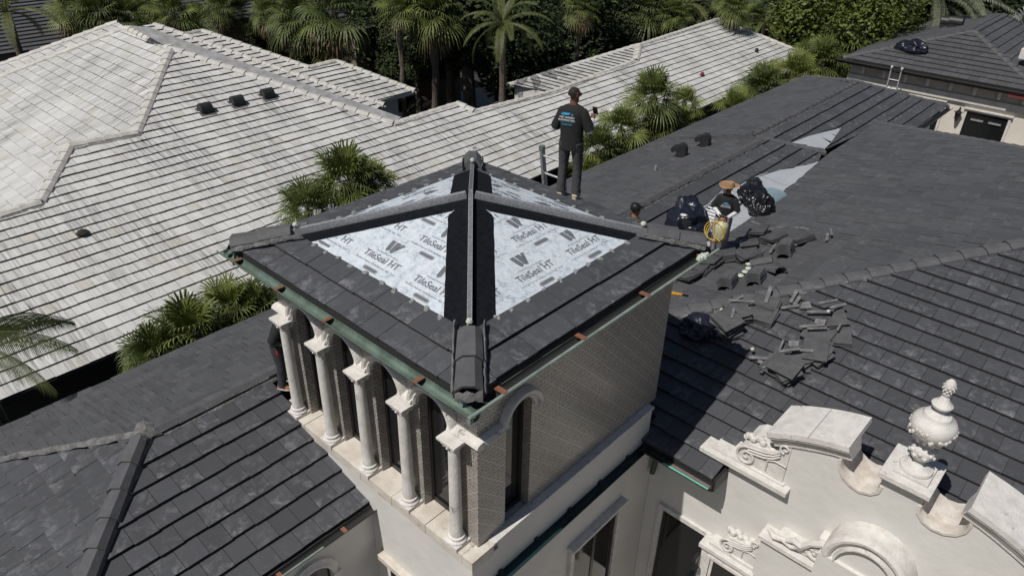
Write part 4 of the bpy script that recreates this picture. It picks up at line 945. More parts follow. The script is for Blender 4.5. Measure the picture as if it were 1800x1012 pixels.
for k,px,py,z,s,l in ((0,172,22,6.5,1.9,'garden fan palm at top left, first from the left behind the white roof peak'),(1,222,30,6.2,1.6,'garden fan palm right behind the white roof peak'),(2,300,22,6.5,1.8,'garden fan palm against the dark slatted roof at top left'),(0,350,40,5.8,1.5,'garden fan palm above the second white ridge'),(1,405,22,6.5,1.7,'garden fan palm before the grey wall at top left'),
    (0,520,28,7.5,1.8,'shaggy garden fan palm before the grey wall'),(1,585,22,7.8,2.0,'largest garden fan palm left of the beige wall'),(2,575,88,6,1.7,'low bushy fan palm behind the white wing'),(0,760,22,8,1.9,'garden fan palm hanging over the dark trees at top centre'),
    (1,1070,12,6.2,1.9,'pair palm with thick trunk behind the right white ridge, left one'),(0,1140,18,6.2,1.9,'pair palm with thick trunk behind the right white ridge, right one'),(2,1185,25,6.2,1.5,'slim fan palm behind the right white ridge'),
    (1,130,18,6.5,1.6,'garden fan palm at top left near the coconut trunk'),(0,262,12,6.2,1.5,'garden fan palm at the top edge over the slatted roof'),(2,385,12,7.0,1.5,'garden fan palm at the top edge left of the grey wall'),(1,470,22,6.6,1.3,'small fan palm in front of the grey wall'),(0,545,90,5.8,1.3,'fan palm at the foot of the shaggy garden palms'),(2,700,18,8.2,1.3,'fan palm at the top edge right of the beige wall'),(1,1020,12,8,1.2,'fan palm at the top edge right of the coconut palm'),(0,1290,12,7.4,1.3,'fan palm at the top edge beyond the white roof peak'),(1,1325,30,6.2,1.2,'fan palm near the low coconut palm at top right'),
    (0,1478,80,5.8,2.1,'big bushy fan palm beyond the end of the white roof'),(1,1530,78,5.6,1.6,'fan palm beside the far dark roof corner'),(2,1420,100,5.2,1.5,'low fan palm spilling over the white roof corner'),(0,1560,68,5.5,1.4,'fan palm half hidden behind the far dark eave')):
    palm(k,px,py,z,l,G2,s*.82)
def frond(mb,o,az,el,L,m,nl=44,lw=.022,ll=.42,arch=1.2,rng=rv,up=.3):
    pts=[];p=Vector(o);e=el;n=14
    for i in range(n+1):
        pts.append(p.copy()); d=Vector((math.cos(az)*math.cos(e),math.sin(az)*math.cos(e),math.sin(e))); p=p+d*(L/n); e-=arch/n*(1+.6*i/n)
    mb.tube(pts,[.022*(1-.8*i/n)*L/2.4 for i in range(n+1)],5,m)
    s=Vector((-math.sin(az),math.cos(az),0))
    for k in range(nl):
        t=(k+2)/(nl+2); f=t*n; i=min(int(f),n-1); q=pts[i].lerp(pts[i+1],f-i); d=(pts[i+1]-pts[i]).normalized()
        l=ll*math.sin(math.pi*min(.97,.12+t*.86))**.6*rng.uniform(.85,1.1)
        for sg in (-1,1):
            v=(s*sg*.8+d*.55+Vector((0,0,up-.35*t))).normalized(); a=q; b=q+v*l*.55; c=q+v*l*.85+Vector((0,0,-l*.35)); w=d*lw
            mb.face([a-w*.5,a+w*.5,b+w,b-w],m); mb.face([b-w,b+w,c],m)
def feather(name,n,L,mat,label,group,p,s=1,th=6,nl=44,ll=.42,lw=.022,lean=None,elr=(75,-25),arch=1.2,up=.3,azs=None):
    t=empty(name,label,'palm tree',p,group); mb=MB()
    for k in range(n):
        f=k/n; frond(mb,(0,0,0),azs[k] if azs else k*2.39996+rv.uniform(-.2,.2),R(elr[0]+(elr[1]-elr[0])*f)+rv.uniform(-.1,.1),L*rv.uniform(.85,1.1),0,nl,lw,ll,arch,up=up)
    mb.build('crown',mat,t); m2=MB(); 
    le=lean or (0,0); nn=12; m2.tube([(le[0]*(1-i/nn)**1.5,le[1]*(1-i/nn)**1.5,-th+th*i/nn) for i in range(nn+1)],[.16*(1.12 if i%2 else .96)*(1.15-.25*i/nn) for i in range(nn+1)],9); m2.build('trunk',M['trunk'],t); t.scale=(s,s,s); return t
GC='feather leaved palms around the houses'
feather('coconut_palm',15,2.6,M['coco'],'coconut palm with pale bending fronds and bare trunk at top centre',GC,atz(885,42,8),.85,9,lean=(-.8,-.6))
feather('coconut_palm',10,2.5,M['coco'],'coconut palm whose fronds enter at the top left corner',GC,atz(12,22,8),.9,8)
feather('coconut_palm',12,2.5,M['coco'],'thin coconut palm behind the peak of the right white roof',GC,atz(1265,12,6.2),.9,7)
feather('coconut_palm',12,2.4,M['coco'],'yellowing coconut palm left of the peak of the right white roof',GC,atz(1205,10,6.2),.95,7,lean=(.5,.2))
feather('coconut_palm',9,2.0,M['coco'],'low coconut palm behind the far end of the white roof',GC,atz(1345,42,6),.7,6)
feather('coconut_palm',5,2.1,M['coco'],'near coconut palm whose dark fronds reach over the gap at the left edge',GC,aty(-70,600,8.95),1.0,7,nl=64,ll=.42,lw=.010,azs=[-.62,.0,.5,2.2,-1.0],elr=(16,4),arch=1.0,up=-1.5)
feather('date_palm',38,5.2,M['date'],'large grey green date palm spreading behind the far roof',GC,atz(1645,0,7.4),1.2,8,nl=60,ll=.5,lw=.03,elr=(62,-14),arch=1.0)
t=palm(0,1800,66,6.5,'silvery fan palm at the right edge behind the far roof',G2,1.6)
for ch in t.children:
    if ch.name.startswith('crown'):
        ch.data=ch.data.copy(); ch.data.materials[0]=M['silver']; ch.data.materials[1]=M['silver']
def tree_crown(nl=15000,R_=2.4,leaf=.1,seed=1,nb=16):
    r=random.Random(seed); mb=MB(); blobs=[]
    for k in range(nb):
        v=Vector((r.gauss(0,1),r.gauss(0,1),r.gauss(0,.75))).normalized()*R_*r.uniform(.35,.85); blobs.append((v,R_*r.uniform(.28,.5)))
    for i in range(nl):
        c,rad=r.choice(blobs); v=Vector((r.gauss(0,1),r.gauss(0,1),r.gauss(0,1))).normalized(); p=c+v*rad*r.uniform(.75,1.08)
        a=Vector((r.gauss(0,1),r.gauss(0,1),r.gauss(0,.6))).normalized(); b=a.cross(v+Vector((.1,.2,.3))).normalized(); l=leaf*r.uniform(.6,1.3)
        mb.face([p-a*l,p+b*l*.42,p+a*l,p-b*l*.42],0 if r.random()>.12 else 1)
    return mb,blobs
tps=[]
for k,(m0,m1) in enumerate((('leafd','leafb'),('leafd','leafd'),('leafb','leafd'))):
    t=empty('broadleaf_tree','x','tree',(0,0,0)); cr,bl=tree_crown(seed=k+3,leaf=.105 if k<2 else .085,nl=15000); cr.build('crown',[M[m0],M[m1]],t)
    mb=MB(); mb.tube([(0,0,-6),(.1,.05,-3),(0,0,-.8),(.1,0,.6)],[.25,.2,.16,.05],8)
    for c,r_ in bl[:7]: mb.tube([(0,0,-1.2),c*.5+Vector((0,0,-.3)),c],[.1,.06,.02],6)
    mb.build('trunk',M['trunk'],t); tps.append(t)
tu=[0]*3; GT='broadleaf trees behind the houses'
def tree(k,px,py,z,label,s=1.):
    p=atz(px,py,z); rot=(0,0,rv.uniform(0,6.28))
    if not tu[k]: tu[k]=1; t=tps[k]; t.location=p; t.rotation_euler=rot; t.scale=(s,s,s)
    else: t=copy_tree(tps[k],p,rot,s)
    tag(t,label,'tree',GT)
spots=[(1,60,70,3,1.3,'dark tree at far top left below the coconut fronds'),(1,130,70,3,1.2,'dark tree left of the white roof peak'),(0,455,60,4,.9,'dark leafy tree with a few yellow leaves before the grey wall'),(1,640,20,6,1.5,'dark tree crown above the beige wall'),
(0,700,60,5,1.5,'dark tree left of the hanging fan palm at top centre'),(0,730,95,4.5,.9,'low dark tree right of the beige wall'),(0,790,50,6.5,1.2,'dark tree crown behind the hanging fan palm'),(1,905,80,5.5,1.0,'dark tree right behind the coconut trunk'),
(0,960,40,6,1.7,'dark tree right of the coconut crown at top centre'),(0,1000,85,4.5,1.1,'dark tree with speckled light above the white wing'),(1,1040,70,4,1.4,'dark tree behind the white ridge beside the palm trunks'),(1,820,40,7,1.8,'dark tall tree at top centre left of the coconut crown'),
(1,1110,50,5,1.4,'dark tree behind the paired palms'),(1,1230,60,4,1.4,'dark tree behind the white roof peak on the right'),(0,1310,60,4,1.1,'small dark tree right of the white roof peak'),(2,1455,30,6.5,1.5,'bright green tree left of the date palm'),(2,1380,95,4.2,1.0,'low green bush tree beside the white roof end'),(2,1500,25,7,1.5,'tall bright green tree before the date palm'),
(0,1560,30,6,1.4,'mid green tree under the date palm fronds'),(1,1740,15,6,1.6,'dark tree behind the far roof at the right'),(1,670,150,2,.7,'low dark tree beside the parked car'),(2,1060,100,2.5,.7,'small light green shrub just over the white ridge'),(1,560,20,6,1.5,'dark tree behind the shaggy garden palms'),(1,250,0,4,1.3,'dark tree at the top edge above the white roof peak'),(1,0,120,2.5,1.3,'dark tree at the left edge behind the white roof'),(1,1400,10,6,1.3,'dark tree at the top edge left of the bright green one')]
for s in spots: tree(*[s[0],s[1],s[2],s[3]],s[5],s[4])
# background buildings
def bhouse(label,x0,x1,y0,eave,dep,roofmat,wallmat,rise=2,openings=()):
    h=empty('background_house',label,'house',(0,0,0)); MB().box((x0+.4,y0+.4,0),(x1-.4,y0+dep,eave)).build('wall',wallmat,h)
    sl=Slope(0,y0,eave,0,rise/dep*1.0); 
    tiles(sl,[(x0,y0),(x1,y0),(x1,y0+dep),(x0,y0+dep)],exp=.45,w=.9,t=.07).build('roof',[roofmat,M['deck']],h)
    for (a,b,c,d) in openings: rect_window(h,'y',y0+.4,a,b,c,d,-1,trim=0)
    return h
a=atz(455,30,5); bhouse('grey walled house with dark slatted roof behind the palms at top left',a.x-16,a.x+2.5,a.y,5,9,M['darkb'],simple('grey_shaded_paint',(.16,.15,.14),.9))
a=atz(660,60,5.5); b=bhouse('beige house with small dark windows among the trees',a.x-1.5,a.x+7,a.y,5.8,6,M['darkb'],simple('beige_paint',(.20,.165,.13),.9),openings=[(a.x+1.2,a.x+2.1,2.3,3.7),(a.x+2.3,a.x+3.2,2.3,3.7)])
a=atz(1335,25,5); bhouse('house with flat looking grey roof beyond the white roof end',a.x-3,a.x+6,a.y,5,8,M['darkb'],M['cream'])
# driveway and car
mb=MB(); mb.face([atz(px,py,.02) for px,py in ((700,230),(640,215),(760,172),(860,150),(1000,140),(1010,165),(880,190))]); tag(mb.build('driveway',simple('grey_driveway',(.20,.20,.19),.9,scale=.8)),kind='structure')
cp=atz(728,206,0); car=empty('parked_car','black parked car standing on the driveway behind the white roof','car',cp,rz=R(20))
mb=MB()
def loft(mb,secs,m=0):
    V=[];k=len(secs[0])
    for s in secs: V+=s
    mb.mesh(V,[(i*k+j,i*k+(j+1)%k,(i+1)*k+(j+1)%k,(i+1)*k+j) for i in range(len(secs)-1) for j in range(k)]+[tuple(reversed(range(k))),tuple(range((len(secs)-1)*k,len(secs)*k))],m)
secs=[]
for x,h,w in ((-2.3,.7,.75),(-2.2,.95,.86),(-1.2,1.02,.9),(.9,1.0,.9),(2.0,.86,.86),(2.3,.6,.74)):
    secs.append([Vector((x,-w,.3)),Vector((x,w,.3)),Vector((x,w,h*.8)),Vector((x,w*.93,h)),Vector((x,-w*.93,h)),Vector((x,-w,h*.8))])
loft(mb,secs); mb.build('body',M['black'],car,smooth=True)
mb=MB(); secs=[]
for x,h,w in ((-2.0,.98,.78),(-1.4,1.42,.66),(-.2,1.46,.66),(.9,1.0,.78)): secs.append([Vector((x,-w,.95)),Vector((x,w,.95)),Vector((x,w*.9,h)),Vector((x,-w*.9,h))])
loft(mb,secs); mb.build('cabin',M['glass'],car,smooth=True)
for sx in (-1.4,1.4):
    for sy in (-.88,.88):
        mb=MB(); mb.tube([(sx,sy-.1,.33),(sx,sy+.1,.33)],.33,16); mb.build('wheel',M['frame'],car)
# ================================================================ loose things on the roofs
def on(sl,px,py,h=0): return sl.px(px,py)+sl.nrm()*h
def orient(sl,rz=0,tx=0,ty=0):
    n=sl.nrm(); x=Vector((1,0,sl.gx)).normalized(); y=n.cross(x)
    return (Matrix((x,y,n)).transposed().to_4x4() @ Matrix.Rotation(rz,4,'Z') @ Matrix.Rotation(tx,4,'X') @ Matrix.Rotation(ty,4,'Y'))
def place(o,sl,px,py,h=0,rz=0,tx=0,ty=0): o.matrix_world = Matrix.Translation(on(sl,px,py,h)) @ orient(sl,rz,tx,ty); return o
plastic=simple('shiny_black_plastic_film',(.008,.008,.010),.30,scale=6); navy=simple('navy_black_plastic_film',(.010,.012,.022),.32,scale=6)
def crumple(name,label,cat,loc,sx,sy,sz,mat,seed,group=None,rot=0,knot=None):
    r=random.Random(seed); bm=bmesh.new(); bmesh.ops.create_icosphere(bm,subdivisions=5,radius=1)
    ds=[(Vector((r.gauss(0,1),r.gauss(0,1),r.gauss(0,1))).normalized(),r.uniform(-.9,.95),r.uniform(.05,.2)) for _ in range(46)]
    from mathutils import noise
    for v in bm.verts:
        d=v.co.normalized(); q=d+Vector((noise.noise(d*2+Vector((seed,3,1))),noise.noise(d*2+Vector((1,seed,5))),0))*.35
        k=1+.38*noise.noise(q*1.1+Vector((seed,0,0)))+.13*(1-2.4*abs(noise.noise(Vector((q.x*1.7,q.y*1.7,q.z*2.6))+Vector((0,seed,0)))))+.02*(1-2.4*abs(noise.noise(Vector((q.x*4,q.y*4,q.z*6))+Vector((0,0,seed)))))
        z=max(d.z,-.35); v.co=Vector((d.x*sx*k,d.y*sy*k,(z+.35)*sz*k))
        if knot:
            q=max(0,d.dot(Vector(knot).normalized())-.8)/.2; v.co+=Vector(knot)*q*.35*sx
    me=bpy.data.meshes.new(name); bm.to_mesh(me); bm.free(); me.materials.append(mat); me.polygons.foreach_set('use_smooth',[True]*len(me.polygons)); o=bpy.data.objects.new(name,me); SC.collection.objects.link(o); o.location=loc; o.rotation_euler.z=rot
    return tag(o,label,cat,group)
STR=Slope(0,3,6.65,0,0)
GB='black bags of rubbish on the roofs'
crumple('rubbish_bag','big navy black rubbish bag lying on the ladder left of the straw hat man','rubbish bag',STR.px(1206,402),.60,.42,.50,navy,3,GB,R(25))
crumple('rubbish_bag','shiny black rubbish bag with torn end, farther one on the pale valley strip','rubbish bag',STR.px(1320,346),.46,.30,.24,plastic,5,GB,R(10),knot=(1,.3,.4))
crumple('rubbish_bag','crumpled black rubbish bag in front of the blue grey roll','rubbish bag',STR.px(1336,374),.32,.31,.36,plastic,8,GB,R(60))
crumple('rubbish_bag','black rubbish bag lying on the far house roof','rubbish bag',FW.px(1601,90),.62,.35,.35,navy,13,GB,R(80))
crumple('rubbish_bag','dark bag hidden in the tower shadow beside the tile stacks','rubbish bag',P_R1.px(1228,582),.34,.3,.2,navy,17,GB,R(80))
for px,l in ((1664,'left'),(1678,'right')):
    p=FN.px(px,48)+Vector((0,0,.1)); o=empty('roof_vent',f'black vent at the far ridge, {l} one of the touching pair','roof vent',p,'pair of vents on the far ridge')
    mb=MB(); mb.tube([(0,-.3,.15),(0,.3,.15)],.24,12); mb.box((-.2,-.28,-.3),(.2,.28,.1)); mb.build('hood',M['vent'],o,smooth=True)
# blue grey roll of underlay
mb=MB(); n=20; pr=[]
for k in range(n+1):
    a=math.pi*k/n; pr.append((.30*math.cos(a),.13*math.sin(a)+.0))
p0=STR.px(1352,362);p1=STR.px(1376,347); d=(p1-p0).normalized(); s=Vector((-d.y,d.x,0)); q=[(STR.px(1345,352),s,Vector((0,0,1))),(STR.px(1345,352)+d*.62,s,Vector((0,0,1)))]
mb.sweep(pr,q,closed=True); tag(mb.build('membrane_roll',simple('blue_grey_sheet',(.20,.27,.31),.5),smooth=True),'blue grey curled sheet of membrane beside the black rubbish bags','membrane roll')
# level
p0=P_R2.px(1177,519)+Vector((0,0,.05)); p1=P_R2.px(1208,525)+Vector((0,0,.05)); d=(p1-p0); L_=d.length; t=empty('spirit_level','yellow tool with black end lying on the tiles by the tower corner','spirit level',p0)
s=d.normalized(); w=s.cross(Vector((0,0,1))).normalized()*.02; u=Vector((0,0,.035))
MB().prism([-w,w,w+u,-w+u],s*L_*.7).build('handle',simple('yellow_paint',(.75,.36,.02),.4),t); MB().prism([s*L_*.7-w*1.1,s*L_*.7+w*1.1,s*L_*.7+w*1.1+u,s*L_*.7-w*1.1+u],s*L_*.3).build('end_grip',M['black'],t)
# curved ridge tiles
def ridge_tile():
    mb=MB(); caps(mb,(-.21,0,.03),(.21,0,.03),w=.13,h=.075,n=1,t=.02,drop=.03)
    V=[Vector(v) for v in mb.v]; 
    prof=[(-.15,-.02),(-.135,.045),(-.06,.085),(.06,.085),(.135,.045),(.15,-.02)]; inn=[(a*.86,b-.022) for a,b in reversed(prof)]; m2=MB()
    m2.sweep(prof+inn,[((-.21,0,.02),Vector((0,1,0)),Vector((0,0,1))),((.21,0,.02),Vector((0,.92,0)),Vector((0,0,.95)))],closed=True); return m2
rtp=None; ordn=['lowest','second from bottom','middle','fourth from bottom','fifth from bottom','topmost']
def rstack(px,py,n,rz,where):
    global rtp
    for k in range(n):
        if rtp is None: o=rtp=ridge_tile().build('ridge_tile',M['cap'])
        else: o=rtp.copy(); SC.collection.objects.link(o)
        lab='topmost' if k==n-1 else ordn[k]
        place(o,P_R2,px,py,.055+k*.038,rz+rnd.uniform(-.04,.04)); tag(o,f'angular ridge tile, {lab} of the stack {where}','roof tile','angular ridge tiles stacked on the dark roof')
rstack(1382,452,6,R(12),'farthest from the tower'); rstack(1330,500,5,R(10),'in the middle just above the hip'); rstack(1281,508,5,R(8),'nearest the tower gutter')
for (px,py,rz,l) in ((1362,484,R(60),'angular ridge tile lying flat between two of the stacks'),(1340,470,R(115),'angular ridge tile leaning across the pile behind the middle stack')):
    o=rtp.copy(); SC.collection.objects.link(o); place(o,P_R2,px,py,.1,rz,.2,.1); tag(o,l,'roof tile','angular ridge tiles stacked on the dark roof')
# flat tiles and broken pieces
def ftile(wx,wy,t=.022,seed=0,cut=None):
    r=random.Random(seed); pts=[(-wx,-wy),(wx,-wy),(wx,wy),(-wx,wy)] if not cut else cut
    mb=MB(); mb.prism([(a,b,0) for a,b in pts],(0,0,t)); mb.prism([(pts[0][0]*.96,pts[0][1]*.9,t),(pts[1][0]*.96,pts[1][1]*.9,t),(pts[1][0]*.96,pts[1][1]*.72,t),(pts[0][0]*.96,pts[0][1]*.72,t)],(0,0,.008)); return mb
M['loose']=simple('loose_slate_tile',(.052,.052,.056),.6,scale=7,col2=(.085,.085,.09),bump=.2); M['strip']=simple('broken_tile_edge',(.19,.19,.195),.8,scale=12,col2=(.09,.09,.092),bump=.4)
FT=[ftile(.225,.19).build('flat_tile',M['loose']), ftile(.2,.165,cut=[(-.24,-.19),(.24,-.19),(-.24,.19)]).build('cut_tile',M['loose']), ftile(.21,.024).build('tile_strip',M['strip']), ftile(.12,.09,cut=[(-.12,-.08),(.13,-.05),(.08,.09),(-.05,.07)]).build('broken_tile',M['strip'])]
fu=[0]*4
def piece(k,sl,px,py,h,rz,label,tx=0,ty=0,gr='loose flat tiles and offcuts left on the dark roof',cat='roof tile'):
    if not fu[k]: fu[k]=1; o=FT[k]
    else: o=FT[k].copy(); SC.collection.objects.link(o)
    place(o,sl,px,py,h,rz,tx,ty)
    if k>=2: o.matrix_world=o.matrix_world@Matrix.Diagonal((rnd.uniform(.55,1.15),rnd.uniform(.7,1.4),rnd.uniform(.8,1.4),1))
    tag(o,label,cat,gr); return o
def fstack(sl,px,py,n,rz,where,k=0,jit=.15,h0=.06,step=.036,tx=0):
    nm=['lowest','second','third','fourth','fifth','sixth','seventh','eighth','ninth','tenth']
    for i in range(n):
        lab='topmost' if i==n-1 else (nm[i]+(' from bottom' if i else ''))
        piece(k,sl,px+rnd.uniform(-2,2),py+rnd.uniform(-2,2),h0+i*step,rz+rnd.uniform(-jit,jit),f'flat tile, {lab} in pile {where}',tx=tx)
fstack(P_R2,1335,424,7,R(5),'tallest behind the ridge tiles',tx=.03)
fstack(P_R2,1362,428,4,R(-12),'right of the tallest',tx=.05); fstack(P_R2,1318,436,3,R(25),'left of the tallest')
fstack(P_R2,1408,430,4,R(-28),'with strips right of the tallest')
fstack(P_R2,1278,462,5,R(30),'at the sprayer man feet'); fstack(P_R2,1252,472,5,R(0),'between gutter end and sprayer man'); fstack(P_R2,1232,484,4,R(12),'beside the green gutter end',jit=.3)
fstack(P_R2,1212,494,4,R(-10),'under the right tower gutter',jit=.3); fstack(P_R2,1318,462,5,R(-35),'behind the middle ridge tiles',tx=.1); fstack(P_R2,1350,478,2,R(-35),'under the flat ridge tile')
fstack(P_R1,1297,558,6,R(45),'on the hip below the ridge tiles'); fstack(P_R1,1278,584,9,R(70),'at the tower shadow edge',jit=.2)
fstack(P_R1,1345,543,3,R(100),'on the hip further right'); fstack(P_R1,1340,560,3,R(95),'just below the hip')
fstack(P_R1,1378,660,7,R(70),'lowest above the gable',jit=.5); fstack(P_R1,1398,640,4,R(110),'fanned above the lowest',jit=.7); fstack(P_R1,1432,628,5,R(60),'fanned right of the lowest',jit=.9)
fstack(P_R1,1437,598,3,R(100),'in the middle of the slope',jit=.5); fstack(P_R1,1470,596,2,R(120),'right of the slope middle',jit=.2)
fstack(P_R1,1462,566,4,R(40),'of triangles high on the slope',k=1,jit=.3); fstack(P_R1,1365,650,3,R(150),'of triangles beside the lowest',k=1,jit=.8)
strips=[(P_R2,1330,414,60,.29,'on the tallest pile'),(P_R2,1358,420,-30,.22,'on the pile right of the tallest one'),(P_R2,1366,418,-50,.23,'crossing another on the right pile'),(P_R2,1409,420,70,.22,'standing on the fourth pile'),(P_R2,1416,422,60,.24,'at the right side of the fourth pile'),
(P_R2,1455,424,20,.09,'lying alone far right on the upper roof'),(P_R2,1462,418,25,.12,'on top of the lone piece far right'),(P_R2,1305,440,15,.06,'lying behind the sprayer man shadow'),(P_R2,1340,448,10,.06,'lying before the tallest pile'),(P_R2,1360,444,8,.08,'long one before the right pile'),
(P_R1,1292,545,150,.27,'on the upper hip pile'),(P_R1,1302,548,120,.28,'crossing on the upper hip pile'),(P_R1,1288,575,20,.36,'on the tall pile at the shadow edge'),(P_R1,1350,530,15,.17,'above the pile right of the hip'),(P_R1,1395,528,5,.10,'long one right of the hip pile'),(P_R1,1400,534,3,.07,'below the long one right of the hip pile'),
(P_R1,1388,545,130,.07,'short one below the long ones'),(P_R1,1440,556,125,.1,'steep one left of the triangle tiles'),(P_R1,1452,548,140,.24,'on the triangle tiles'),(P_R1,1470,556,140,.25,'at the right side of the triangle tiles'),(P_R1,1478,580,5,.16,'bright one on the right pair of tiles'),
(P_R1,1425,585,130,.18,'long steep one over the middle pile'),(P_R1,1434,592,125,.21,'second steep one over the middle pile'),(P_R1,1418,616,150,.14,'bright one between the fanned piles'),(P_R1,1370,622,10,.1,'nearly level one above the lowest pile'),(P_R1,1385,636,130,.30,'on top of the lowest pile'),
(P_R1,1334,636,115,.1,'far left beside the cut tiles'),(P_R1,1345,645,100,.08,'left of the cut tiles'),(P_R1,1408,632,120,.24,'on the fanned pile'),(P_R1,1350,652,140,.13,'leaning on the cut tiles')]
for sl,px,py,rz,h,w in strips: piece(2,sl,px,py,h,R(rz),'thin broken grey tile strip '+w,tx=rnd.uniform(-.3,.3),ty=rnd.uniform(-.12,.12))
for sl,px,py,w in ((P_R2,1300,432,'between the shadow and the tallest pile'),(P_R2,1325,452,'before the tallest pile'),(P_R2,1392,438,'right of the ridge tile stack'),(P_R1,1265,560,'above the tower shadow edge'),(P_R1,1415,543,'below the long strips'),(P_R1,1440,575,'between the triangle tiles and the middle pile'),(P_R1,1465,586,'left of the right pair of tiles'),(P_R1,1395,612,'above the fanned pile')):
    piece(3,sl,px,py,.07,rnd.uniform(0,6),'small broken tile piece '+w)
mb=MB()
for (sl,px,py),wl in zip(((P_R2,1313,451),(P_R2,1310,459),(P_R2,1316,463),(P_R2,1302,484),(P_R2,1310,477),(P_R2,1316,471)),('topmost of the row','second from the top of the row','third from the top of the row','lowest of the row','second lowest of the row','third lowest of the row')):
    o=MB(); o.lathe([(.01,0),(.05,.01),(.06,.025),(.04,.04),(.005,.045)],(0,0,0),9,sx=1.3); o=o.build('foam_lump',M['foam'],smooth=True); o.location=on(sl,px,py+6,.05)
    tag(o,f'pale green foam lump, {wl} between the ridge tile stacks','foam lump','pale foam lumps between the tile stacks')
for sl,px,py,w in ((P_R1,1268,552,'beside the tall pile at the shadow edge'),(P_R1,1325,536,'left of the hip pile'),(P_R1,1322,625,'left of the lowest pile'),(P_R1,1455,555,'inside the triangle tiles'),(P_R1,1400,628,'on the fanned pile'),(P_R1,1320,548,'hanging on the upper hip pile')):
    o=MB(); o.lathe([(.01,0),(.035,.01),(.03,.03),(.005,.045)],(0,0,0),7,sx=1.2); o=o.build('foam_lump',M['foam'],smooth=True); o.location=on(sl,px,py,.1 if py<600 else .16); tag(o,'small white foam lump '+w,'foam lump')
# debris on white roof
o=MB(); o.lathe([(.02,0),(.11,.03),(.06,.1),(.02,.13)],(0,0,0),7,sx=1.5); o=o.build('dead_leaf_clump',simple('dark_moss',(.03,.03,.02),.9),smooth=True); o.location=on(Q,146,414,.05); tag(o,'small dark clump of dead leaves on the white roof at left','leaf clump')
o=MB(); o.lathe([(.02,0),(.1,.02),(.05,.1),(.02,.13)],(0,0,0),7,sx=1.7); o=o.build('red_rag',simple('red_cloth',(.20,.02,.02),.8),smooth=True); o.location=on(Q,1233,134,.06); tag(o,'small dark red rag on the right white roof','rag')
o=MB(); o.lathe([(.02,0),(.1,.02),(.08,.16),(.02,.2)],(0,0,0),7); o=o.build('roof_stub',M['vent'],smooth=True); o.location=on(Q,1329,93,.04); tag(o,'small black stub near the far end of the white roof','roof stub')
o=MB(); o.tube([(.05*math.cos(k*.7),.05*math.sin(k*.7),0) for k in range(10)],.008,5); o=o.build('wire_loop',M['vent']); o.location=on(Q,833,263,.07); tag(o,'small wire loop on the white roof above the tower peak','wire loop')
# ladders
def ladder(name,label,p0,p1,side,n,w=.42,rail=.03,caps_=None,fan=False,gr='aluminium ladders on the site'):
    p0=Vector(p0);p1=Vector(p1);s=Vector(side).normalized()*w; t=empty(name,label,'ladder',p0,gr); d=p1-p0; nn=d.cross(s).normalized()
    for q in (0,1):
        m=MB(); a=s*q; e=s.normalized()*.022; f=nn*.045; m.prism([a-e-f,a+e-f,a+e+f,a-e+f],d); m.build('rail',M['metal'],t)
        if caps_:
            m=MB(); c=a+d; m.lathe([(.02,-.04),(.055,-.02),(.05,.04),(.01,.06)],c,8); m.build('rail_cap',caps_,t,smooth=True)
    for k in range(n):
        m=MB(); c=d*((k+.6)/n); m.tube([c,c+s],.019,6); m.build('rung',M['metal'],t)
    return t
ladder('ladder','aluminium ladder leaning on the tower eave behind the man in black',(5.25,3.12,6.9),(4.72,3.12,10.08),(0,-1,0),10,w=.42,caps_=M['copper'])
a=STR.px(1226,428)+Vector((0,0,.08)); b=STR.px(1300,354)+Vector((0,0,.10)); ladder('telescopic_ladder','white telescopic ladder lying on the valley strip under the navy black bag',a,b,(0,1,0),17,w=.5)
ladder('ladder','aluminium ladder with pale caps leaning on the far house eave',atx(1560,158,31.0)-Vector((0,0,2.4)),atx(1568,118,31.38),(0,-1,0),9,w=.43,caps_=M['stone'])
M['perf']=M['metal']
# ================================================================ people
def skinmesh(V,E,Rr,levels=2):
    me=bpy.data.meshes.new('s'); me.from_pydata([tuple(v) for v in V],E,[]); o=bpy.data.objects.new('s',me); SC.collection.objects.link(o)
    o.modifiers.new('k','SKIN'); 
    sv=me.skin_vertices[0].data
    for i,r in enumerate(Rr): sv[i].radius=(r,r) if not hasattr(r,'__len__') else r
    sv[0].use_root=True
    m=o.modifiers.new('u','SUBSURF'); m.levels=levels; m.render_levels=levels
    dg=bpy.context.evaluated_depsgraph_get(); out=bpy.data.meshes.new_from_object(o.evaluated_get(dg)); bpy.data.objects.remove(o); return out
def cloth_loft(mb,path,rad,m=0,n=14,wr=.0,seed=0,cap=True):
    """path points, rad=(sideways,front) radii with the sideways axis near local Y"""
    r=random.Random(seed); V=[];Fs=[]
    for i,p in enumerate(path):
        p=Vector(p); t=(Vector(path[min(i+1,len(path)-1)])-Vector(path[max(i-1,0)])).normalized(); s=Vector((0,1,0)); s=(s-t*s.dot(t)); 
        if s.length<.2: s=Vector((1,0,0))-t*t.x
        s.normalize(); f=s.cross(t).normalized()
        for k in range(n):
            a=2*math.pi*k/n; w=1+wr*math.sin(k*2.3+i*1.9+seed)+r.uniform(-wr,wr)*.6; V.append(p+s*math.cos(a)*rad[i][0]*w+f*math.sin(a)*rad[i][1]*w)
    for i in range(len(path)-1):
        for k in range(n): a=i*n+k;b=i*n+(k+1)%n; Fs.append((a,b,b+n,a+n))
    if cap: Fs.append(tuple(reversed(range(n)))); Fs.append(tuple(range((len(path)-1)*n,len(path)*n)))
    mb.mesh(V,Fs,m); return mb
def sm(c,r=.85,**k): return simple('cloth_or_skin',c,r,scale=14,**k)
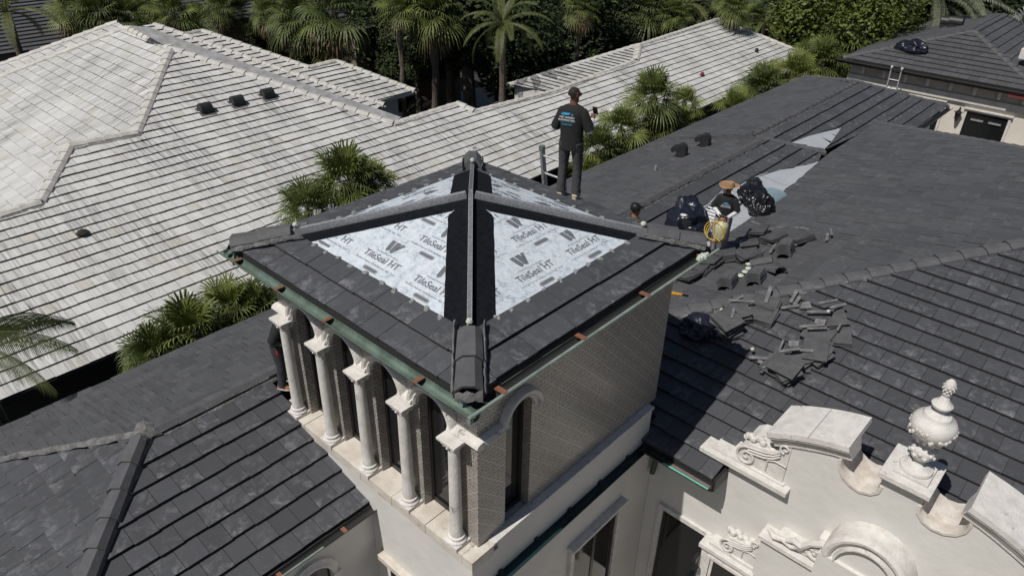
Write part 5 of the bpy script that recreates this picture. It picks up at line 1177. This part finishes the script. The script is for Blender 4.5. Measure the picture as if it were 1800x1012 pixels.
def person(label,loc,az,arms,skin,shirt,trous,shoe,hair,head_az=0,hat=None,sleeve=None,legs=None,lean=0.,nocap=False):
    t=empty('person',label,'person',loc,rz=az)
    legs=legs or [((0,.10,.92),(.03,.115,.5),(-.02,.125,.09),(.0,0)),((0,-.10,.92),(.04,-.115,.5),(0,-.125,.09),(.0,0))]
    V=[Vector((0,0,.95)),Vector((0,0,1.1)),Vector((lean*.5,0,1.28)),Vector((lean,0,1.42)),Vector((lean,0,1.50)),Vector((lean+.01,0,1.56)),Vector((lean+.015,0,1.63)),Vector((lean+.0,0,1.70)),Vector((lean,0,1.735))]
    Rr=[.12,.11,.115,.055,.05,.06,.082,.078,.035]; E=[(i,i+1) for i in range(8)]
    hd=lambda x,y,z:Vector((lean+x*math.cos(head_az)-y*math.sin(head_az),x*math.sin(head_az)+y*math.cos(head_az),z))
    def add(p,r,par): V.append(Vector(p)); Rr.append(r); E.append((par,len(V)-1)); return len(V)-1
    add(hd(.095,0,1.545),.03,5); nz=add(hd(.112,0,1.615),.018,6); add(hd(.0,.092,1.62),.018,6); add(hd(.0,-.092,1.62),.018,6)
    for sgn,(el,wr,hdir) in zip((1,-1),arms):
        sh=add((lean,.16*sgn,1.385),.04,3); e=add(el,.042,sh); w=add(wr,.027,e); wv=Vector(wr); h=Vector(hdir).normalized(); pm=wv+h*.06; pi=add(pm,.032,w)
        lat=h.cross(Vector((0,0,1))); lat=lat.normalized() if lat.length>.1 else Vector((0,1,0)); cu=Vector((0,0,-1)) if abs(h.z)<.7 else Vector((1,0,0))
        for k,(o_,l) in enumerate(((-.028,.060),(-.010,.072),(.010,.068),(.028,.052))):
            b=add(pm+lat*o_+h*.03,.010,pi); c=add(pm+lat*o_+h*(.03+l*.55)+cu*.008,.009,b); add(pm+lat*o_+h*(.03+l*.8)+cu*.03,.008,c)
        th=add(pm+lat*-.038*sgn-h*.01+cu*-.0,.010,pi); add(pm+lat*-.055*sgn+h*.035,.009,th)
    for (hp,kn,an,_) in legs:
        a=add(hp,.085,0); b=add(kn,.055,a); c=add(an,.038,b); add(Vector(an)+Vector((.12,0,-.045)),.032,c)
    me=skinmesh(V,E,Rr); me.materials.append(skin); ob=bpy.data.objects.new('body',me); SC.collection.objects.link(ob); ob.parent=t
    me.polygons.foreach_set('use_smooth',[True]*len(me.polygons))
    # shirt
    mb=MB(); cloth_loft(mb,[(-.005,0,.80),(0,0,.90),(0,0,1.05),(lean*.4,0,1.2),(lean*.8,0,1.33),(lean,0,1.42),(lean,0,1.465),(lean,0,1.49)],[(.185,.135),(.185,.14),(.178,.135),(.195,.14),(.215,.142),(.205,.125),(.135,.095),(.066,.066)],n=18,wr=.018,seed=2)
    for sgn,(el,wr,hdir) in zip((1,-1),arms):
        e=Vector(el); s0=Vector((lean,.135*sgn,1.415)); cloth_loft(mb,[s0,s0.lerp(e,.12),s0.lerp(e,.4),s0.lerp(e,.8),s0.lerp(e,.98)],[(.062,.07),(.083,.09),(.08,.085),(.077,.08),(.075,.078)],wr=.03,seed=int(5+sgn))
    s_=mb.build('shirt',shirt,t,smooth=True)
    if sleeve:
        mb=MB()
        for sgn,(el,wr,hdir) in zip((1,-1),arms):
            e=Vector(el); w=Vector(wr); s0=Vector((lean,.155*sgn,1.405)); mb.tube([s0.lerp(e,.7),e,e.lerp(w,.25),e.lerp(w,.65),e.lerp(w,.97)],[.05,.054,.05,.043,.036],10)
        mb.build('sleeves',sleeve,t,smooth=True)
    mb=MB(); cloth_loft(mb,[(0,0,.98),(0,0,.90),(0,0,.84)],[(.165,.125),(.175,.13),(.165,.125)],n=18)
    for sd,(hp,kn,an,_) in enumerate(legs):
        hp,kn,an=map(Vector,(hp,kn,an)); P=[hp,hp.lerp(kn,.4),hp.lerp(kn,.8),kn,kn.lerp(an,.4),kn.lerp(an,.8),an+Vector((0,0,.0))]
        cloth_loft(mb,P,[(.098,.115),(.09,.105),(.078,.088),(.075,.082),(.072,.08),(.07,.078),(.078,.085)],wr=.055,seed=9+sd)
    mb.build('trousers',trous,t,smooth=True)
    for (hp,kn,an,_) in legs:
        an=Vector(an); mb=MB(); secs=[]
        for x,w,h in ((-.085,.03,.06),(-.06,.045,.09),(0,.045,.10),(.07,.048,.075),(.14,.05,.055),(.185,.03,.035)):
            secs.append([an+Vector((x,w*math.cos(2*math.pi*k/10),-.085+max(0,h*(.5+.5*math.sin(2*math.pi*k/10))))) for k in range(10)])
        loft(mb,secs); o=mb.build('shoe',shoe,t,smooth=True)
        mb=MB(); mb.prism([an+Vector((x,w,-.1)) for x,w in ((-.09,.03),(-.09,-.03),(0,-.045),(.1,-.05),(.185,-.03),(.19,.02),(.1,.05),(0,.045))],(0,0,.022)); mb.build('sole',M['stone'] if shoe is not M['black'] else M['frame'],o)
    # hair
    mb=MB(); MM=Matrix.Rotation(head_az,4,'Z')
    V2=[];n=14
    for i in range(7):
        ph=math.pi/2*i/6*1.15
        for k in range(n):
            a=2*math.pi*k/n; x=math.cos(a); front=max(0,x); drop=.02*front
            z=.092*math.cos(ph); r=.088*math.sin(ph) if i else .002
            if front>.3 and i>=5: z+=.045*(i-4); r*=.72
            V2.append(MM@Vector((r*x*1.06-.006,r*math.sin(a)*.96,1.652+z+.0))+Vector((lean,0,0)))
    mb.mesh(V2,[(i*n+k,i*n+(k+1)%n,(i+1)*n+(k+1)%n,(i+1)*n+k) for i in range(6) for k in range(n)]); mb.build('hair',hair,t,smooth=True)
    # glasses
    if hat!='cap':
        mb=MB(); 
        for y in (-.036,.036): mb.lathe([(.004,-.004),(.028,-.002),(.028,.004),(.004,.006)],hd(.092,y,1.632),8,M=MM@Matrix.Rotation(math.pi/2,4,'Y'))
        mb.tube([hd(.09,-.065,1.64),hd(.0,-.098,1.64)],.005,5); mb.tube([hd(.09,.065,1.64),hd(.0,.098,1.64)],.005,5); mb.tube([hd(.1,-.02,1.638),hd(.1,.02,1.638)],.004,5); mb.build('glasses',M['glass'],t)
    if hat=='cap':
        mb=MB(); prof=[(.104,-.02),(.108,.02),(.1,.06),(.07,.098),(.02,.112),(.002,.113)]; mb.lathe(prof,(lean,0,1.66),16); c=hd(.14,0,1.665)
        mb.mesh([hd(.08,-.08,1.665),hd(.15,-.06,1.66),hd(.185,0,1.662),hd(.15,.06,1.66),hd(.08,.08,1.665),hd(.08,.08,1.68),hd(.15,.06,1.672),hd(.185,0,1.675),hd(.15,-.06,1.672),hd(.08,-.08,1.68)],[(0,1,2,3,4),(5,6,7,8,9),(1,8,7,2),(2,7,6,3)]); mb.build('cap',M['frame'],t,smooth=True)
    if hat=='straw':
        mb=MB(); V3=[];n=24
        prof=[(.215,.01),(.225,.0),(.16,-.012),(.108,-.008),(.100,.05),(.088,.095),(.05,.112),(.002,.105)]
        for r_,z in prof:
            for k in range(n):
                a=2*math.pi*k/n; up=.05*abs(math.sin(a))*max(0,(r_-.11)/.11); V3.append(MM@Vector((r_*math.cos(a)*1.05,r_*math.sin(a),1.672+z+up))+Vector((lean,0,0)))
        mb.mesh(V3,[(i*n+k,i*n+(k+1)%n,(i+1)*n+(k+1)%n,(i+1)*n+k) for i in range(len(prof)-1) for k in range(n)]); mb.build('straw_hat',simple('straw',(.30,.19,.10),.8,scale=25),t,smooth=True)
        # thin brim thickness
    return t,s_
skin1=sm((.16,.075,.045),.5); skin2=sm((.30,.15,.09),.5); blk=sm((.012,.012,.013),.9,bump=.3,bscale=18); dk=sm((.05,.05,.052),.9,bump=.5,bscale=22); hairm=sm((.012,.01,.009),.8)
f1=Vector((4.43,2.31,0)); f1.z=SLf[2].z(f1.x,f1.y)+.045
m1,s1=person('man in black roofing shirt seen from behind, holding a phone on the tower roof edge',f1,R(20),
  [((-.02,.27,1.10),(.16,.22,1.08),(1,-.2,.1)),((.0,-.28,1.11),(.24,-.24,1.22),(.8,.2,.45))],skin1,blk,dk,sm((.45,.36,.26)),hairm,head_az=R(-35),sleeve=sm((.55,.56,.60)))
# print on the back of the shirt
bx=MB(); Mb=Matrix.Translation((-.150,.045,1.31))@Matrix(((0,0,-1),(-1,0,0),(0,1,0))).to_4x4()@Matrix.Rotation(0,4,'Z')
def arcback(v): return Vector((v.x,v.y,v.z))
for txt,sz,dy,m in (('NET MAREN',.042,.012,0),('ROOFING INC.',.040,-.03,0),('754-800-7000',.030,-.095,1)):
    put(bx,textmesh(txt,sz,True),Mb,m,0,dy)
bx.mesh([Mb@Vector(p) for p in ((-.10,.05,0),(-.075,.085,0),(.055,.085,0),(.03,.05,0),(-.03,.045,0))],[(0,1,2,3,4)],1); bx.mesh([Mb@Vector(p) for p in ((.06,.05,0),(.08,.075,0),(.10,.05,0))],[(0,1,2)],1)
bx.mesh([Mb@Vector(p) for p in ((-.11,-.055,0),(.11,-.055,0),(.11,-.058,0),(-.11,-.058,0))],[(0,1,2,3)],1)
bx.build('shirt_print',[sm((.75,.75,.75)),sm((.05,.35,.60))],s1)
ph=MB(); ph.bbox((-.005,-.037,-.075),(.005,.037,.075),.003); po=tag(ph.build('mobile_phone',M['black']),'black mobile phone held up by the man on the tower roof','phone')
po.matrix_world=m1.matrix_basis@Matrix.Translation((.345,-.235,1.30))@Matrix.Rotation(R(-30),4,'Y')
f2=P_R2.px(1260,449)+Vector((0,0,.05))
m2,s2=person('man in straw hat and black shirt carrying a sprayer among the tile stacks',f2,R(196),
  [((.02,.27,1.12),(.26,.10,1.03),(.5,-.8,-.1)),((-.02,-.27,1.12),(.24,-.02,1.02),(.6,.7,-.1))],skin2,blk,sm((.30,.25,.28),.9,bump=.5,bscale=20),sm((.06,.05,.05)),hairm,head_az=R(-28),hat='straw',sleeve=sm((.6,.6,.62)))
bx=MB(); Mb=Matrix.Translation((.150,.02,1.27))@Matrix(((0,0,1),(1,0,0),(0,1,0))).to_4x4()
put(bx,textmesh('NET MAREN',.036,True),Mb,0,0,-.005); put(bx,textmesh('ROOFING INC.',.034,True),Mb,0,0,-.04); bx.mesh([Mb@Vector(p) for p in ((-.08,.03,0),(0,.075,0),(.08,.03,0))],[(0,1,2)],1)
bx.build('shirt_print',[sm((.75,.75,.75)),sm((.05,.35,.60))],s2)
m2.scale=(.94,.94,.94); bpy.context.view_layer.update()
tk=empty('garden_sprayer','cream pump sprayer tank with yellow hose held by the man in the straw hat','sprayer',m2.matrix_basis@Vector((.30,.03,.56)))
mb=MB(); mb.lathe([(.09,-.02),(.135,0),(.145,.06),(.147,.26),(.13,.32),(.07,.37),(.03,.39),(.03,.44)],(0,0,0),20); mb.build('tank',simple('cream_plastic',(.50,.48,.33),.5,scale=5,col2=(.38,.36,.24)),tk,smooth=True)
mb=MB(); mb.tube([(0,0,.42),(0,0,.49)],.012,6); mb.tube([(0,-.1,.49),(0,.1,.49)],.016,6); mb.build('pump_handle',M['black'],tk)
mb=MB(); r=random.Random(4)
for j in range(3):
    pts=[]
    for i in range(25):
        a=2*math.pi*i/24; pts.append((-.12+.03*j+.02*math.sin(a*2),.08+.23*math.cos(a)*(1-.12*j),.16-.05*j+.21*math.sin(a)))
    mb.tube(pts,.010,6)
mb.tube([(0,0,.40),(-.1,.06,.45),(-.13,.12,.30),(-.15,.05,.05),(-.13,-.08,-.02)],.010,6); mb.tube([(-.05,-.05,.39),(-.14,-.02,.2),(-.15,.03,.0)],.010,6); mb.build('hose',simple('yellow_hose',(.62,.42,.05),.5),tk,smooth=True)
hp=atz(1117,366,8.38); f3=Vector((hp.x,hp.y,8.38-1.66)); person('man whose head in a black cap shows behind the tower roof',f3,R(-30),[((0,.27,1.10),(.05,.25,.86),(0,0,-1)),((0,-.27,1.10),(.05,-.25,.86),(0,0,-1))],skin2,sm((.05,.03,.02)),dk,M['black'],hairm,hat='cap')
f4=P_D1S.px(503,680)+Vector((0,0,.06)); m4,s4=person('man in black hooded top with brown shoes half hidden behind the left tower column',f4,R(-55),
  [((.04,.27,1.12),(.26,.16,1.02),(1,-.3,0)),((.02,-.27,1.10),(.25,-.14,1.0),(1,.3,0))],skin2,blk,sm((.035,.036,.045),.9,bump=.4,bscale=20),sm((.33,.14,.05)),hairm,sleeve=sm((.05,.052,.055)),lean=.16); m4.scale=(.86,.86,.86)
mb=MB(); mb.bbox((-.02,-.19,.78),(.06,-.16,.90),.01); mb.build('red_pouch',sm((.45,.02,.02)),m4)
m1.scale=(.98,.98,.98)
for o in SC.objects:
    l=o.get('label')
    if l and len(l.split())>16: print('LONG',l)
